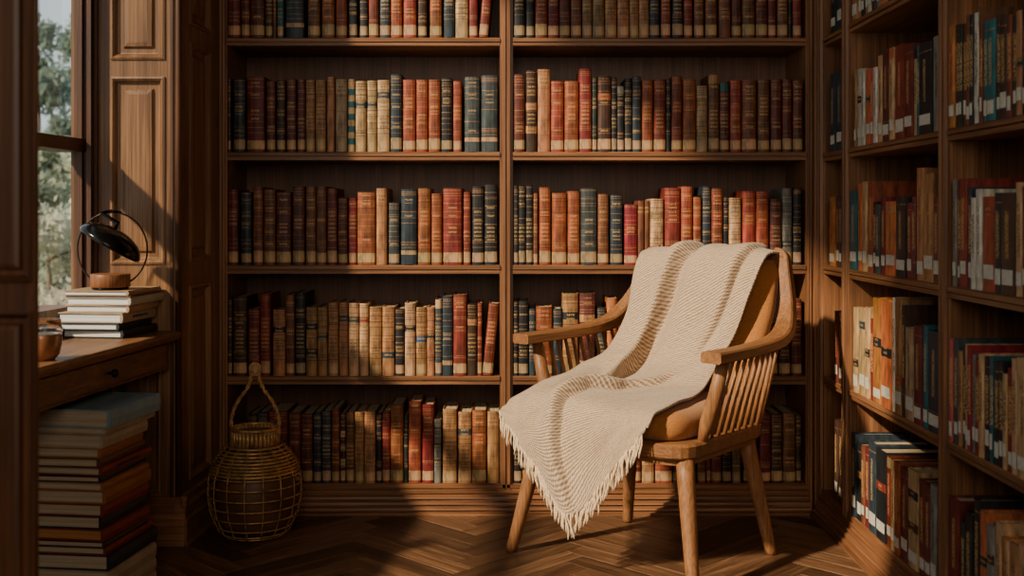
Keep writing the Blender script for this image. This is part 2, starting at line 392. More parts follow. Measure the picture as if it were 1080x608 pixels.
def make_book(loc, rz, t, h, d, col, opts, label, group, library=False, lean=0):
    """spine faces local -y; opts: b cream base band, n none, l<frac>:<code> label patch, L line near base, s stripes, T:<code> top cap, e end ornament"""
    root = empty('book', loc, rz, label=label, cat='book', group=group)
    if lean: root.rotation_euler = (0, lean, rz) if rz == 0 else (lean, 0, rz)
    rr = random.Random(hash((round(loc[0]*1000), round(loc[1]*1000), round(h*1000))))
    base = leather(col); mats = [base]; idx = {}
    def mi(m):
        if m.name not in idx: mats.append(m); idx[m.name] = len(mats)-1
        return idx[m.name]
    segs = []   # (z0,z1,mat,bulge)
    light = col in ('cream', 'white', 'beige', 'tan', 'grey', 'olive')
    line = leather('darkbrown') if light else leather('tan')
    if 'b' in opts:
        bz = h*rr.uniform(.15, .185); segs.append((h*.035, bz, mi(leather('beige' if col in ('black', 'navy', 'slate', 'olive', 'beige') else ('cream' if not light else 'cream'))), 0))
    if 'L' in opts: segs.append((h*.135, h*.19, mi(leather('cream')), 0))
    lo = max([s[1] for s in segs] + [h*.05])
    for o in opts.split(','):
        if o.startswith('l') and ':' in o:
            f, c = o[1:].split(':'); f = float(f); hh = .045 if len(c) < 3 else .045
            segs.append((h*(f-hh), h*(f+hh), mi(texted(CODE[c])), 0))
        if o.startswith('T'): segs.append((h*.88, h*.995, mi(leather(CODE[o.split(':')[1]])), 0))
        if o == 's':
            z = h*.1; k = 0
            while z < h*.92:
                segs.append((z, z+h*.085, mi(leather('cream' if k % 2 else 'teal')), 0)); z += h*.085; k += 1
    if 'p' in opts.split(','):
        for f in (.97, .78, .765, .55, .38, .2): segs.append((h*f, h*f+.0012, mi(leather('brown')), 0))
        segs.append((h*.80, h*.93, mi(texted(col)), 0))
    if 'p' not in opts.split(','):
        zt = h*.97
        pat = rr.choice([0, 1, 2, 3]) if not library else 4
        if pat == 0: ls = [.97, .93, .9, .86, .80, .77, .69, .62, .53, .45, .38, .30, .24]
        elif pat == 1: ls = [.975, .95, .90, .84, .82, .73, .66, .58, .50, .34, .28, .22]
        elif pat == 2: ls = [.97, .94, .86, .78, .70, .58, .49, .40, .32, .25]
        elif pat == 3: ls = [.96, .94, .92, .88, .80, .72, .70, .62, .55, .30, .28, .26, .22]
        else: ls = [.9, .2]
        if not library or col in ('black', 'maroon', 'darkred', 'navy', 'teal', 'darkbrown'):
            for f in ls: segs.append((h*f, h*f+rr.uniform(.0011, .0019), mi(line if rr.random() < .75 else leather('darkbrown' if not light else 'brown')), .0009))
        if not library:
            zz = sorted(h*f for f in ls)
            pick = rr.sample(range(len(zz)-1), min(len(zz)-1, 5))
            for q_ in pick:
                if zz[q_+1]-zz[q_] > .008: segs.append((zz[q_]+.003, zz[q_+1]-.002, mi(texted(col)), 0))
        if pat == 4: segs.append((h*.35, h*.82, mi(texted(col, True)), 0))
    # resolve overlaps, first come first served
    ok = []
    for s in segs:
        if s[0] < .001 or s[1] > h-.001: continue
        if all(s[1] <= q[0]+1e-5 or s[0] >= q[1]-1e-5 for q in ok): ok.append(s)
    ok.sort()
    zs = [(0, 0, 0)]; z = 0; levels = [(0, 0)]; mat_of = []
    for s in ok:
        if s[0] > z+1e-4: levels.append((s[0], 0)); mat_of.append(0)
        levels.append((s[1], 0)); mat_of.append(s[2]); z = s[1]
    if z < h-1e-4: levels.append((h, 0)); mat_of.append(0)
    b = min(.003, t*.14); bul = min(.009, t*.27) if not library else min(.003, t*.12)
    NA = 6
    arc = [(t/2*math.cos(math.pi*k/NA), -bul*math.sin(math.pi*k/NA)) for k in range(NA+1)]
    ring = [(t/2, d)] + arc + [(-t/2, d), (-t/2+b, d), (-t/2+b, .003), (t/2-b, .003), (t/2-b, d)]
    n = len(ring); mb = MB()
    rings = [[(x, y, z) for x, y in ring] for z, _ in levels]
    for k in range(len(rings)-1):
        for i in range(n):
            j = (i+1) % n
            m = mat_of[k] if 1 <= i < 1+NA else 0
            mb.add([rings[k][i], rings[k][j], rings[k+1][j], rings[k+1][i]], [(0,1,2,3)], m, False)
    mb.add(rings[0], [tuple(range(n))[::-1]]); mb.add(rings[-1], [tuple(range(n))])
    mb.build('cover', mats, root)
    pb = MB(); pb.box(-t/2+b, t/2-b, .0035, d-.004, .003, h-.0035 - (.002 if library else 0)); pb.build('page_block', pages(), root)
    if library and 'x' not in opts:
        lz = rr.uniform(.012, .03); lh = rr.uniform(.024, .032)
        lb = MB(); rg = [[(x*.97, y-.0006, zz) for x, y in arc[1:-1]] for zz in (lz, lz+lh)]
        lb.loft(rg, 0, False, False, False); lm = plain('library_label', (196, 190, 172), .7, 0, .12, 90)
        lo_ = lb.build('spine_label', lm, root); tag(lo_, 'small white library label')
    return root
def sizes(row):
    hs = sorted(r[2] for r in row); ws = sorted(r[1]-r[0] for r in row)
    return hs, ws
def describe(i, row, shelf, bay, library):
    x0, x1, yt, code, op = row[i]; col = CW[CODE[code]]; hs, ws = sizes(row)
    n = len(row); w = x1-x0
    adj = ''
    if w >= ws[int(n*.85)]: adj = 'wide '
    elif w <= ws[int(n*.15)]: adj = 'thin '
    elif yt <= hs[int(n*.12)]: adj = 'tall '
    elif yt >= hs[min(n-1, int(n*.9))]: adj = 'short '
    j = i+1; side = 'left'
    if n-i < j: j = n-i; side = 'right'
    feat = ''
    ops = op.split(',')
    if 'lean' in op: feat = ' leaning'
    elif 'b' in ops and not library: feat = ' pale-based'
    elif any(o.startswith('l') and ':' in o for o in ops): feat = ' banded'
    elif 's' in ops: feat = ' striped'
    return f"{adj}{col}{feat} book, {ORD[j-1]} from {side}, {shelf} shelf, {bay}"
BK = 0.6
def back_row(row, zbase, shelf, bay, group):
    n = len(row); Y = YF + .008
    for i, r in enumerate(row):
        x0, x1, yt, code, op = r
        a, b_ = PX(x0, Y), PX(x1, Y); h = PZ(yt, Y) - zbase
        # keep neighbours apart
        if i < n-1: b_ = min(b_, PX(row[i+1][0], Y) - .0006)
        lim = (PX(239.5, YF)+.001, PX(527, YF)-.001) if x0 < 530 else (PX(541, YF)+.001, PX(850, YF)-.001)
        a = max(a, lim[0]); b_ = min(b_, lim[1])
        t = max(.008, b_-a-.0004)
        lean = 0
        if 'lean' in op: lean = math.radians(5.2)
        d = .15 + .02*((i*7) % 5)/5
        dy = .0035*((i*37) % 7)/7 + .004
        make_book(((a+b_)/2, Y-.004+dy, zbase + (.0005 if not lean else math.sin(lean)*t/2+.0005)), 0, t, h, d, CODE[code], op, describe(i, row, shelf, bay, False), group, False, lean)
def side_row(row, zbase, shelf, bay, group):
    n = len(row); Xs = XF + .003
    for i, r in enumerate(row):
        x0, x1, yt, code, op = r
        ya, yb = Xs*F/(x0-CX), Xs*F/(x1-CX)
        if i < n-1: yb = max(yb, Xs*F/(row[i+1][0]-CX) + .0008)
        for lo_y, hi_y in ((D[1], B[0]), (B[1], A[0]), (A[1], SY[0])):
            if lo_y-.02 < (ya+yb)/2 < hi_y+.02: ya = min(ya, hi_y-.001); yb = max(yb, lo_y+.001)
        h = PZ(yt, ya) - zbase
        if yt <= 0: h = .25 + .02*((i*5) % 4)/4
        t = max(.006, ya-yb-.0006)
        d = .15 + .03*((i*3) % 4)/4
        dx = .004*((i*29) % 8)/8
        lean = math.radians(5) if 'lean' in op else 0
        make_book((Xs+dx, (ya+yb)/2, zbase+.0005+abs(math.sin(lean))*t/2), -math.pi/2, t, h, d, CODE[code], op, describe(i, row, shelf, bay, True), group, True, lean)
LB, RB = 'left back bay', 'right back bay'
def row(s):
    out = []
    for ln_ in s.split(';'):
        p = ln_.split()
        if not p: continue
        out.append((float(p[0]), float(p[1]), float(p[2]), p[3], p[4] if len(p) > 4 else 'n'))
    return out
back = [
 ('top', LB, 0, "237.8 253.6 -38 dr b;254.4 263.6 -36 dr b;264.2 279 -40 dr b;280 287.4 -34 db b;288 291.4 -34 b n;292.4 299 -30 te b;301.4 320.6 -42 n L;324.8 337.6 -36 b b;339.6 353 -38 ru b;354.4 366 -38 ru b;367.8 376.8 -40 k b;379.6 388 -36 k b;389 399.4 -38 r b;400.7 411.6 -41 n b;412.4 424.4 -38 ru b;425.6 439.4 -38 ru b;441 450.2 -34 db b;453.3 466.2 -39 ru b;468 479.6 -40 n n;480.3 494 -38 c n;494.8 503.8 -36 r b;505 514.6 -36 r b,lean"),
 ('top', RB, 0, "542 553.6 -34 k b;555 563.4 -36 k b;564.6 577.2 -38 r b;578 589.4 -40 dr b;590 601.2 -38 dr b;602 613 -36 b b;614 624.4 -37 ol b;625 637.4 -35 ol b;638 650.2 -40 t b;651 663.4 -36 t b,T:k;664 673.6 -38 t b;674 684.4 -38 t b;685 695.4 -40 n b;697 707.2 -39 r b;708.8 720.2 -40 k b;721 730.2 -36 r b;732 742.2 -34 b b;743.8 756.2 -39 b b;758 770.6 -38 b n;771.5 781.6 -37 dr b;782.6 796.2 -40 b b;797 809 -38 dr b;809.8 818.4 -36 dr b;819.6 830.8 -38 b b;831.5 835.2 -30 k n;836 844.8 -38 r b"),
 ('second', LB, 1, "240 243.4 83 db b;246.4 258.8 84 n b;260.4 279.2 81.5 dr b;281 290.4 86 dr b;292 301 85 db b;302.4 312.2 84 m b;313.5 321.8 84 m b;322.7 332.2 85 t b;333 343.6 85 t b;345 352.8 81.5 t p;354 366.2 84 be p;367 374.4 84 c s;375 386.4 86 c l.66:n;387.4 397.4 85.5 c l.66:n;398.2 411.2 85 c l.79:s;412 424 79 n b;425 438.4 84.5 ru b;439 451.4 84.5 ru b;452.2 464.6 84.5 ru b;465.5 477 83 k b;478 487 86 ru b;490 506.4 81.5 s L;507.7 525.2 80 s L"),
 ('second', RB, 1, "542 553.6 79 dr b;554.6 566.2 75 db l.56:t,l.27:t;567 580.4 73.5 t p;581 594.6 86 ru b;595.4 610.4 86 ru b;611 624 73 r b;624.6 629.6 82 g b;630.5 644.6 81 db b,l.73:ru;645 650.6 82 k b;651 658.2 91 k b,T:gy;659 666.4 83 k b;667 676 81 n b;677 688.6 85 ru b;689.5 702 84 r b;702.6 707.4 84 k n;708.2 719.2 81 r b;720 734 84 ru b;734.6 746.2 91 be l.72:ol,l.3:ol;747 758.4 79 b b,T:t;759 768.8 88 m b,T:te;770 781.6 85 ru b;782.4 797.6 85 b b;799 811.4 84.5 b b;812.7 824.2 84 dr b;825 835.2 84 dr b;836 846.4 85 dr b"),
 ('third', LB, 2, "239.6 251.4 200 dr b;254 265.4 203 n b;267 277.4 197.5 b b;278.2 290.6 200 b b;291.6 307.2 203 m b;308.6 321.4 197 m b;322.7 333.4 197 b b;334 344.4 197 b b;345.2 355.6 199 dr b;356.5 366.6 209 dr b;367.5 376.2 209 r b;377 396.2 203 ru b;397 408.4 199 t p;410 421.4 214 s b,T:te;423 439.8 200 n L;441 454.4 199 ru b;455.1 466.4 204.5 ru b;467.4 487.6 199 r b;489 496.4 203 r b;498 510.4 197 k b;511 524.6 195 k b"),
 ('third', RB, 2, "542 546.6 196 k b;547.2 554 196 k b;554.8 562 196 k b;562.6 567.2 204 b b;568.8 580.8 198 ru b;582 597.6 204 ru b;598.7 611.6 202 ru b;612.5 629.4 199 s b;630.5 642 205 b b;643.6 656.6 206 n b;658.4 672.2 216 br b;672.8 679.4 212 b p;680 685 212 b p;685.7 699.8 210 c l.76:ol;701 717.4 198.5 r b;718.2 730.4 197 ru b;731 739.6 208 ru b;741 749.9 197 n b;750.4 762.4 199 r b;763 768.2 208 k n;768.8 781.6 209 c l.82:be;783 796.6 202 ru b;797.2 810.6 202 ru b;812 824.4 210 m b;825 835.4 199 gy b,l.27:n;836.4 845.2 199 k b"),
 ('fourth', LB, 3, "239.6 244.8 316 db b;246 260.4 313 db b;262 274 326 dr b;274.6 285 310 r b;288 301 327 t l.70:k;301.6 310.6 311 b b;311.4 322.4 309 k b;323 334.6 324.5 t l.72:k,l.35:k;335.2 345.4 324.5 t l.57:n;346.2 356.8 319.5 t b;357.4 367.2 319.5 t l.79:n;367.8 378.6 320 c l.77:s;379.2 388.8 320.5 c l.77:r;389.6 402.8 324 t b;403.4 416.4 324 t l.3:n;417 426.4 326 k b;427 438.2 320 c l.65:k;438.8 450 324.5 t l.53:bl;450.5 458.4 324.5 t l.57:k;459 466 316 s b,T:c;466.5 477.6 312.5 n L;478.2 492.4 311 r b;493 503 321 db l.75:t,l.3:k;503.6 508.4 320 r b;508.8 519.6 320.5 r b,lean"),
 ('fourth', RB, 3, "541.8 546.4 318 k b;547 557.2 318 k b;558 564.8 326 n n;565.4 582.8 324 ru b;583.6 592.8 326 n n;593.4 610.2 310 t l.73:k;611.2 628 310 m b,l.7:t;630 639 325 s n;640 651 315 o l.7:s;652 662 322 r b;808.5 820.4 322 dr b;821.2 833.4 322 db b;834.6 845.6 316 dr b"),
 ('lowest', LB, 4, "262 271.4 437 g n;272 282.4 435 n b;283.2 303.4 434 dr b;304.5 317.2 435.5 dr b;318 329.8 437 dr b;330.7 338.8 435 n b;339.5 349.2 434 n b;350 358.2 431 r b;359 364.4 436 db l.3:be,l.5:be,l.7:be;365 373.6 435 b b,l.8:db;374.2 383.8 435 t b;384.4 396 434.5 t b;397 402.6 436 k b;403.2 411.4 434.5 r b;412 425.6 427 ru b;426.2 430.4 438 g n;431 444.2 424 ru b;445.4 457.4 427 r b;458 465.4 442.5 gy l.85:s,l.6:s,l.35:s;467 482 432 t b;483.4 497.4 435 t b,l.72:n;498 513 433 ru b;514 526.4 434.5 t p"),
 ('lowest', RB, 4, "542 550.4 436 k b;551 560.4 437 db b;566.4 576.8 438 n n;665 676 436 dr b;677 690 437 t b;691 709.2 438 ru b;710 719.4 438 b b;720.2 734 437 ru n;735.2 744.2 436 ru b;745 749.4 436 r b;750 760.8 436 r b;761.4 771.2 438 k b;772 781 437 ol b;784 799.6 437 db b;800.8 812.4 436 dr b;813 825 437 db b;825.6 839 436 b b;839.6 845 438 db b"),
]
ZB = [s[1] for s in SH]
for sh, bay, k, s in back:
    back_row(row(s), ZB[k], {'top': 'topmost', }.get(sh, sh), bay, f"leather books on the {sh} shelf of the {bay}")
MBAY, NBAY, CBAY = 'side case middle bay', 'side case near bay', 'side case corner bay'
side = [
 ('topmost', MBAY, 0, "899 904.8 -60 t;905 908 -60 t;908.3 911.5 -70 k;911.8 914.5 -60 t;914.8 918 -60 w;920 923.4 -80 db;923.8 927.8 -70 gy;928.4 933 -70 o;933.4 936.2 -70 t;936.6 941 -70 n;941.4 950 -80 b;950.6 958 -80 dr"),
 ('second', MBAY, 1, "901 903.4 74 t;903.8 908 74 w l.6:k;908.4 911.8 74 w;912.2 917 74 o l.6:k;917.4 920.8 73 p;921.2 924.8 72 w;925.2 930 60 c;930.4 937.6 54 m;938 943 52 c T:o;943.4 953 50 r;953.4 962.4 49 dr;962.8 966 63 c x;966.3 968.6 49 te x;969 982.8 48.5 k;983.4 991 40 gy x"),
 ('third', MBAY, 2, "896.5 904 202 te;904.4 909.2 194 o;909.6 914.2 192 c;914.6 920.2 192 ru;920.6 923 213 k;923.3 928 216 s;928.4 933 208 dr;933.6 944.4 213 o l.9:t;945 955.4 208 k;956 961.2 214 dr;961.6 965.2 208 m x;965.6 973 178 t;973.4 984 184 t;984.5 991 208 m"),
 ('fourth', MBAY, 3, "900.3 905.2 324 c l.35:k;905.6 911.8 324 c l.8:n;912.2 917 324 c l.5:k;917.3 919.8 336 br x;920.2 928.8 314 o l.58:k;929.2 940 317 o l.52:k;940.4 943.2 314 w;943.6 951 314.5 t l.3:ru;951.4 953.4 322 db x;953.8 963.2 345 be;963.6 972 343 m;972.4 977.6 343 te;978 991 348 n"),
 ('lowest', MBAY, 4, "898.6 903 456 n;903.4 908 467 k l.6:t;908.4 911.8 470 b;912.2 915.2 471 dr;915.6 923.6 464.5 n;924 934.2 472 k l.6:r;934.6 939 481 br T:c;939.4 943 485 c;943.4 949 486 ru;949.4 957 492 m;957.4 968 493 c l.75:k,l.42:db;968.4 974.4 505 dr;974.8 981 510 m;981.4 988 510 gy"),  # thin brown and dark red pair carry the mottled shade in their colour
 ('topmost', CBAY, 0, "876.6 881.8 -40 g;882.4 887.4 -46 n"),
 ('second', CBAY, 1, "876 881 80 n;881.6 887.6 77 n"),
 ('third', CBAY, 2, "875 880.8 208 o;881.4 884.6 208 dr;885 887.8 207 n"),
 ('fourth', CBAY, 3, "880.6 884 328 dr;884.6 887.6 330 db"),
 ('lowest', CBAY, 4, "880.4 884 442 db;884.4 887.8 444 db"),
 ('second', NBAY, 1, "1001 1007 28.5 o;1007.4 1010.8 27 db;1011.2 1014.2 27 g;1014.6 1018 26 dr;1018.4 1022 17 b;1022.4 1026 17 k;1026.4 1031.4 15 w l.2:k;1031.7 1033 8 b x;1033.3 1036 23 r;1036.4 1040.4 24 te;1040.8 1049.2 23 te;1049.7 1053.4 17 db;1053.8 1061.6 19 db;1062 1066.6 17 r;1067 1071 17 g;1071.4 1078 13 t l.5:k;1078.4 1088 8 k;1088.6 1099 10 b"),
 ('third', NBAY, 2, "1005 1008.8 190 gy;1009.2 1012 190 dr;1012.4 1019.4 189 r;1019.8 1023 198 n;1023.4 1029 209 w;1029.4 1035 200 w;1035.4 1048.2 208 ru l.85:r;1048.6 1056 204 k;1056.4 1070.2 204 db;1070.6 1077.4 193 c;1077.8 1090 197 m;1090.6 1100 199 b"),
 ('fourth', NBAY, 3, "1001 1004.8 357 p;1005.2 1010 357 s;1010.4 1014 370 t;1014.3 1017 366 s;1017.3 1019.8 363 c;1020.1 1023.8 364.5 br;1024.2 1027.6 374 gy;1028 1032 379 r;1032.3 1037.4 373 c x;1037.8 1043 376 k;1043.4 1046.8 376 te;1047.2 1052.4 381 k;1052.8 1057 381 k;1057.4 1061.4 394 c;1061.8 1066.2 388 br;1066.6 1072.4 378 c;1072.8 1086 377 c;1086.6 1098 380 t"),
 ('lowest', NBAY, 4, "1001.7 1012 523 dr;1012.4 1017.4 549 g;1017.8 1025.4 539 k;1025.8 1032.6 525 k;1033 1040.4 538 o l.58:k;1040.8 1048.4 552 gy l.7:k;1048.8 1055.6 549 c;1056 1059.6 566 o;1060 1064 570 c;1064.4 1073.4 571 t;1073.8 1090 573 c"),
]
ZS = [s[1] for s in SHR]
for sh, bay, k, s in side:
    side_row([(a, b, c, d, e) for a, b, c, d, e in row(s)], ZS[k], sh, bay, f"library books on the {sh} shelf of the {bay}")

# ------------------------------------------------------------------ flat-lying book stacks
def flat_book(loc, rz, w, l, th, col, pg, label, group, spine_right=True, soft=False):
    """lies flat; local x = width (spine at +x), y = length"""
    root = empty('book', loc, rz, label=label, cat='book', group=group)
    b = min(.0028, th*.16)
    mb = MB()
    mb.box(-w/2, w/2, -l/2, l/2, 0, b); mb.box(-w/2, w/2, -l/2, l/2, th-b, th)
    pr = [(w/2-.002, b*.5), (w/2+.001, b), (w/2+.003, th*.5), (w/2+.001, th-b), (w/2-.002, th-b*.5), (w/2-.006, th-b), (w/2-.006, b)]
    mb.prism(pr, -l/2, l/2, lambda p, y: (p[0], y, p[1]))
    mb.build('cover', col, root)
    pb = MB(); pb.box(-w/2+.004, w/2-.006, -l/2+.004, l/2-.004, b, th-b); pb.build('page_block', pg, root)
    if 'lettering' in label or 'printed' in label:
        lt = MB(); rr_ = random.Random(4); y = -l*.22
        while y < l*.2:
            wd = rr_.uniform(.004, .009); x = w/2+.0031
            lt.add([(x, y, th*.38), (x, y+wd, th*.38), (x, y+wd, th*.38+.006), (x, y, th*.38+.006)], [(0,1,2,3)]); y += wd + rr_.uniform(.0012, .003)
        lt.build('spine_lettering', plain('letter_ink', (30, 26, 24), .7), root)
    return root
# on the ledge, under the lamp
LZ = .60
white_pg = flatpages('white_pages', (184, 186, 182), (212, 214, 210))
SC = Vector((-1.018, 2.985))      # front corner
rot = math.radians(-14)
def stack(specs, corner, zb, group, scale=1):
    z = zb
    for (th, w, l, dx, dy, r, col, pg, label) in specs:
        # corner: front-right corner in local (w/2,-l/2)
        rz = r
        off = Vector((math.cos(rz)*w/2 + math.sin(rz)*l/2, math.sin(rz)*w/2 - math.cos(rz)*l/2))
        c = corner + Vector((dx, dy)) - off
        flat_book((c.x, c.y, z+.0003), rz, w, l, th, col, pg, label, group); z += th + .0004
    return z
lb = lambda n, rgb: plain(n, rgb, .55, 0, .1, 30)
cov = {'w': lb('cover_white', (196, 192, 182)), 'k': lb('cover_black', (34, 33, 34)), 't': lb('cover_kraft', (158, 128, 94)), 'g': lb('cover_stone', (170, 160, 142)),
       'n': lb('cover_navy', (30, 36, 48)), 'r': lb('cover_red', (112, 38, 30)), 'o': lb('cover_amber', (140, 86, 42)), 'b': lb('cover_umber', (92, 54, 34)),
       'bl': lb('cover_powder_blue', (112, 138, 146)), 'db': lb('cover_espresso', (52, 34, 26)), 'c': lb('cover_ivory', (150, 134, 110))}
r0 = -.12
ledge_specs = [
 (.0205, .168, .20, .000, .000, r0-.02, cov['k'], white_pg, 'black-spined book with white pages at the bottom of the ledge stack'),
 (.0190, .170, .205, -.010, -.004, r0+.02, cov['n'], white_pg, 'dark navy book, second from the bottom of the ledge stack'),
 (.0260, .178, .20, .001, -.006, r0, cov['c'], white_pg, 'thick ivory book with printed spine, third from bottom of ledge stack'),
 (.0195, .172, .19, .014, .004, r0+.03, cov['t'], white_pg, 'kraft-spined white book, fourth from bottom of the ledge stack'),
 (.0205, .178, .205, .020, .000, r0, cov['g'], white_pg, 'pale stone book, third from the top of the ledge stack'),
 (.0035, .182, .205, .020, -.002, r0, cov['b'], white_pg, 'very thin brown booklet, second from the top of the ledge stack'),
 (.0125, .180, .20, .012, .006, r0, cov['t'], white_pg, 'kraft-covered book on top of ledge stack, beneath the lamp base')]
ZTOP = stack(ledge_specs, Vector((-1.022, 2.985)), LZ+.001, 'books stacked flat on the window ledge')
# printed line on the ivory book's spine is dark lettering
# floor stack
dim_pg = flatpages('dimmed_pages', (150, 132, 110), (178, 160, 134))  # page colour toned down to stand in for the dim foreground light
amb_pg = flatpages('amber_pages', (150, 96, 50), (176, 118, 66))
FC = Vector((PX(108, 2.62), 2.62))
fl = []
tones = [('k','black book with red top edge'), ]
defs = [  # bottom to top: thickness, cover, pages, dx, words
 (.030, 'c', dim_pg, .018, 'thick ivory-spined book, lowest of the floor stack'),
 (.028, 'c', dim_pg, .020, 'ivory-spined book second from floor in the tall stack'),
 (.030, 'c', dim_pg, .016, 'ivory-spined book third from floor in the tall stack'),
 (.030, 'n', dim_pg, .014, 'thick navy book above three ivory books in floor stack'),
 (.016, 'r', dim_pg, .006, 'thin red book just above the thick navy book in floor stack'),
 (.012, 'db', dim_pg, .006, 'thin dark brown book, sixth from floor in the tall stack'),
 (.023, 'r', amb_pg, .002, 'red book with amber page edges in the floor stack'),
 (.025, 'k', dim_pg, -.004, 'black book between two red books in the floor stack'),
 (.024, 'r', dim_pg, .0, 'thick red book just below amber books in the floor stack'),
 (.026, 'o', dim_pg, .004, 'thick amber book, lower of two amber in floor stack'),
 (.017, 'o', dim_pg, .002, 'thinner amber book, upper of two amber in floor stack'),
 (.012, 'k', dim_pg, -.004, 'thin black book just above amber books in the floor stack'),
 (.017, 'r', dim_pg, -.004, 'red book with dark lettering, sixth from top of floor stack'),
 (.018, 'b', dim_pg, -.008, 'umber-spined book, fifth from top of floor stack'),
 (.020, 'o', dim_pg, -.006, 'amber-brown book, fourth from top of floor stack'),
 (.026, 'c', dim_pg, .0, 'thick ivory book, third from top of floor stack'),
 (.013, 'c', dim_pg, .006, 'slim ivory book, second from top of floor stack'),
 (.036, 'bl', dim_pg, .016, 'thick powder blue book on top of the tall floor stack')]
tot = sum(d[0] for d in defs); k = (.468)/tot
rr = random.Random(11)
fspecs = [(t*k, .20 + (.02 if i > 14 else rr.uniform(-.01, .01)), .235 + (.02 if i in (17, 3) else rr.uniform(-.015, .01)), dx, rr.uniform(-.004, .004), -.13 + rr.uniform(-.025, .025), cov[c], p, lab) for i, (t, c, p, dx, lab) in enumerate(defs)]
stack(fspecs, FC, .0005, 'books stacked flat on the floor under the ledge')

# ------------------------------------------------------------------ window ledge
lroot = empty('window_ledge', (-1.06, 2.8, 0), label='brown wooden window ledge with a drawer and small round knob', cat='ledge')
def lpart(mb, name, m, bevel=0, parent=None):
    return mb.build(name, m, parent or lroot, bevel, shift=(-1.06, 2.8, 0))
e0 = Vector((-.938, 3.196)); ed = Vector((-.1045, -.9945)).normalized(); en = Vector((ed.y, -ed.x)) * -1
if en.x < 0: en = -en
def LE(s, n): p = e0 + ed*s + en*n; return p
def lprism(prof, s0, s1):
    mb = MB(); mb.prism(prof, s0, s1, lambda p, s: (*LE(s, p[0]), p[1])); return mb
top = MB()
def tp(s, n): return LE(s, n)
S1 = 2.27
q = [LE(0, 0), LE(S1, 0), Vector(WL(2.27, -.015, 0)[:2]), Vector(WL(.004, -.015, 0)[:2])]
top.prism(q, LZ-.026, LZ, lambda p, z: (p.x, p.y, z))
top.prism([(0, LZ-.024), (.006, LZ-.020), (.009, LZ-.010), (.005, LZ-.001), (-.001, LZ)], 0, S1, lambda p, s: (*LE(s, p[0]), p[1]))
ledge_wood = wood('ledge', 'y', (100, 66, 40), (140, 96, 60), (170, 122, 80), .4)
lpart(top, 'top', ledge_wood)
ap = lprism([(-.02, LZ-.105), (-.02, LZ-.026), (-.045, LZ-.026), (-.045, LZ-.105)], .02, S1); lpart(ap, 'apron', wood('ledge_front', 'y', (84, 51, 30), (118, 76, 46), (146, 98, 62)))
dr = lprism([(-.0195, LZ-.098), (-.014, LZ-.095), (-.014, LZ-.034), (-.0195, LZ-.031)], .05, .75); dro = lpart(dr, 'drawer', wood('ledge_front', 'y', (84, 51, 30), (118, 76, 46), (146, 98, 62)))
kb = MB(); kp = LE(.40, -.012)
prof = [(.004, 0), (.004, .008), (.010, .012), (.011, .017), (.008, .022), (.001, .023)]
rings = []
for r_, a_ in prof:
    c_ = kp + en*a_
    rings.append([(c_.x + ed.x*r_*math.cos(2*math.pi*i/16), c_.y + ed.y*r_*math.cos(2*math.pi*i/16), LZ-.064 + r_*math.sin(2*math.pi*i/16)) for i in range(16)])
kb.loft(rings); lpart(kb, 'knob', plain('dark_iron', (34, 28, 24), .4, .8), parent=dro)

# ------------------------------------------------------------------ lamp
LX, LY = PX(115, 3.04), 3.05
lamp = empty('table_lamp', (LX, LY, ZTOP+.0008), label='black domed lamp with thin metal ring and round wooden base on stacked books', cat='lamp')
mb = MB(); mb.lathe([(.044, 0), (.047, .001), (.048, .004), (.044, .006)], n=40); mb.build('foot_disc', plain('lamp_black', (22, 20, 19), .25, .6), lamp)
mb = MB(); mb.lathe([(.050, .006), (.0515, .008), (.0515, .038), (.050, .041), (.046, .042), (.002, .0415)], n=44); mb.build('base', wood('lamp_wood', 'z', (110, 66, 36), (142, 90, 52), (166, 110, 66), .4), lamp)
RR = .1; cz = .1065
blk = plain('lamp_black', (22, 20, 19), .25, .6)
ring = []
yawr = math.radians(-8)
for i in range(64):
    a = 2*math.pi*i/64
    ring.append((RR*math.cos(a)*math.cos(yawr), RR*math.cos(a)*math.sin(yawr)+.014, cz+RR*math.sin(a)))
mb = MB(); mb.tube(ring, .0024, 8, closed=True); mb.build('ring', plain('ring_metal', (70, 56, 44), .3, .85), lamp)
# shade: shallow dome, tilted
mb = MB(); prof = []
for i in range(13):
    a = math.pi/2*i/12
    prof.append((.081*math.sin(a)+.0005, .044*math.cos(a)))
inner = [(r_*.965, z_-.0025) for r_, z_ in prof[::-1]]
M = Matrix.Translation((0.002, -.012, cz+.012)) @ Matrix.Rotation(math.radians(31), 4, 'Y') @ Matrix.Rotation(math.radians(-7), 4, 'X') @ Matrix.Scale(1.08, 4)
rings = [[tuple(M @ Vector((r_*math.cos(2*math.pi*k/40), r_*math.sin(2*math.pi*k/40), z_))) for k in range(40)] for r_, z_ in prof + inner]
mb.loft(rings, 0, True, True)
mb.build('lamp_shade', plain('shade_black', (20, 18, 18), .18, .3), lamp)
mb = MB(); tp_ = M @ Vector((-.004, 0, .044)); a0 = ring[20]
mb.tube([M @ Vector((-.01, 0, .040)), M @ Vector((-.012, 0, .056)), (-.024, .0, cz+RR*.985), (-.004, .012, cz+RR*1.03), (.026, .012, cz+RR*.99)], [.006, .006, .005, .0045, .003], 10)
mb.build('hinge', blk, lamp)

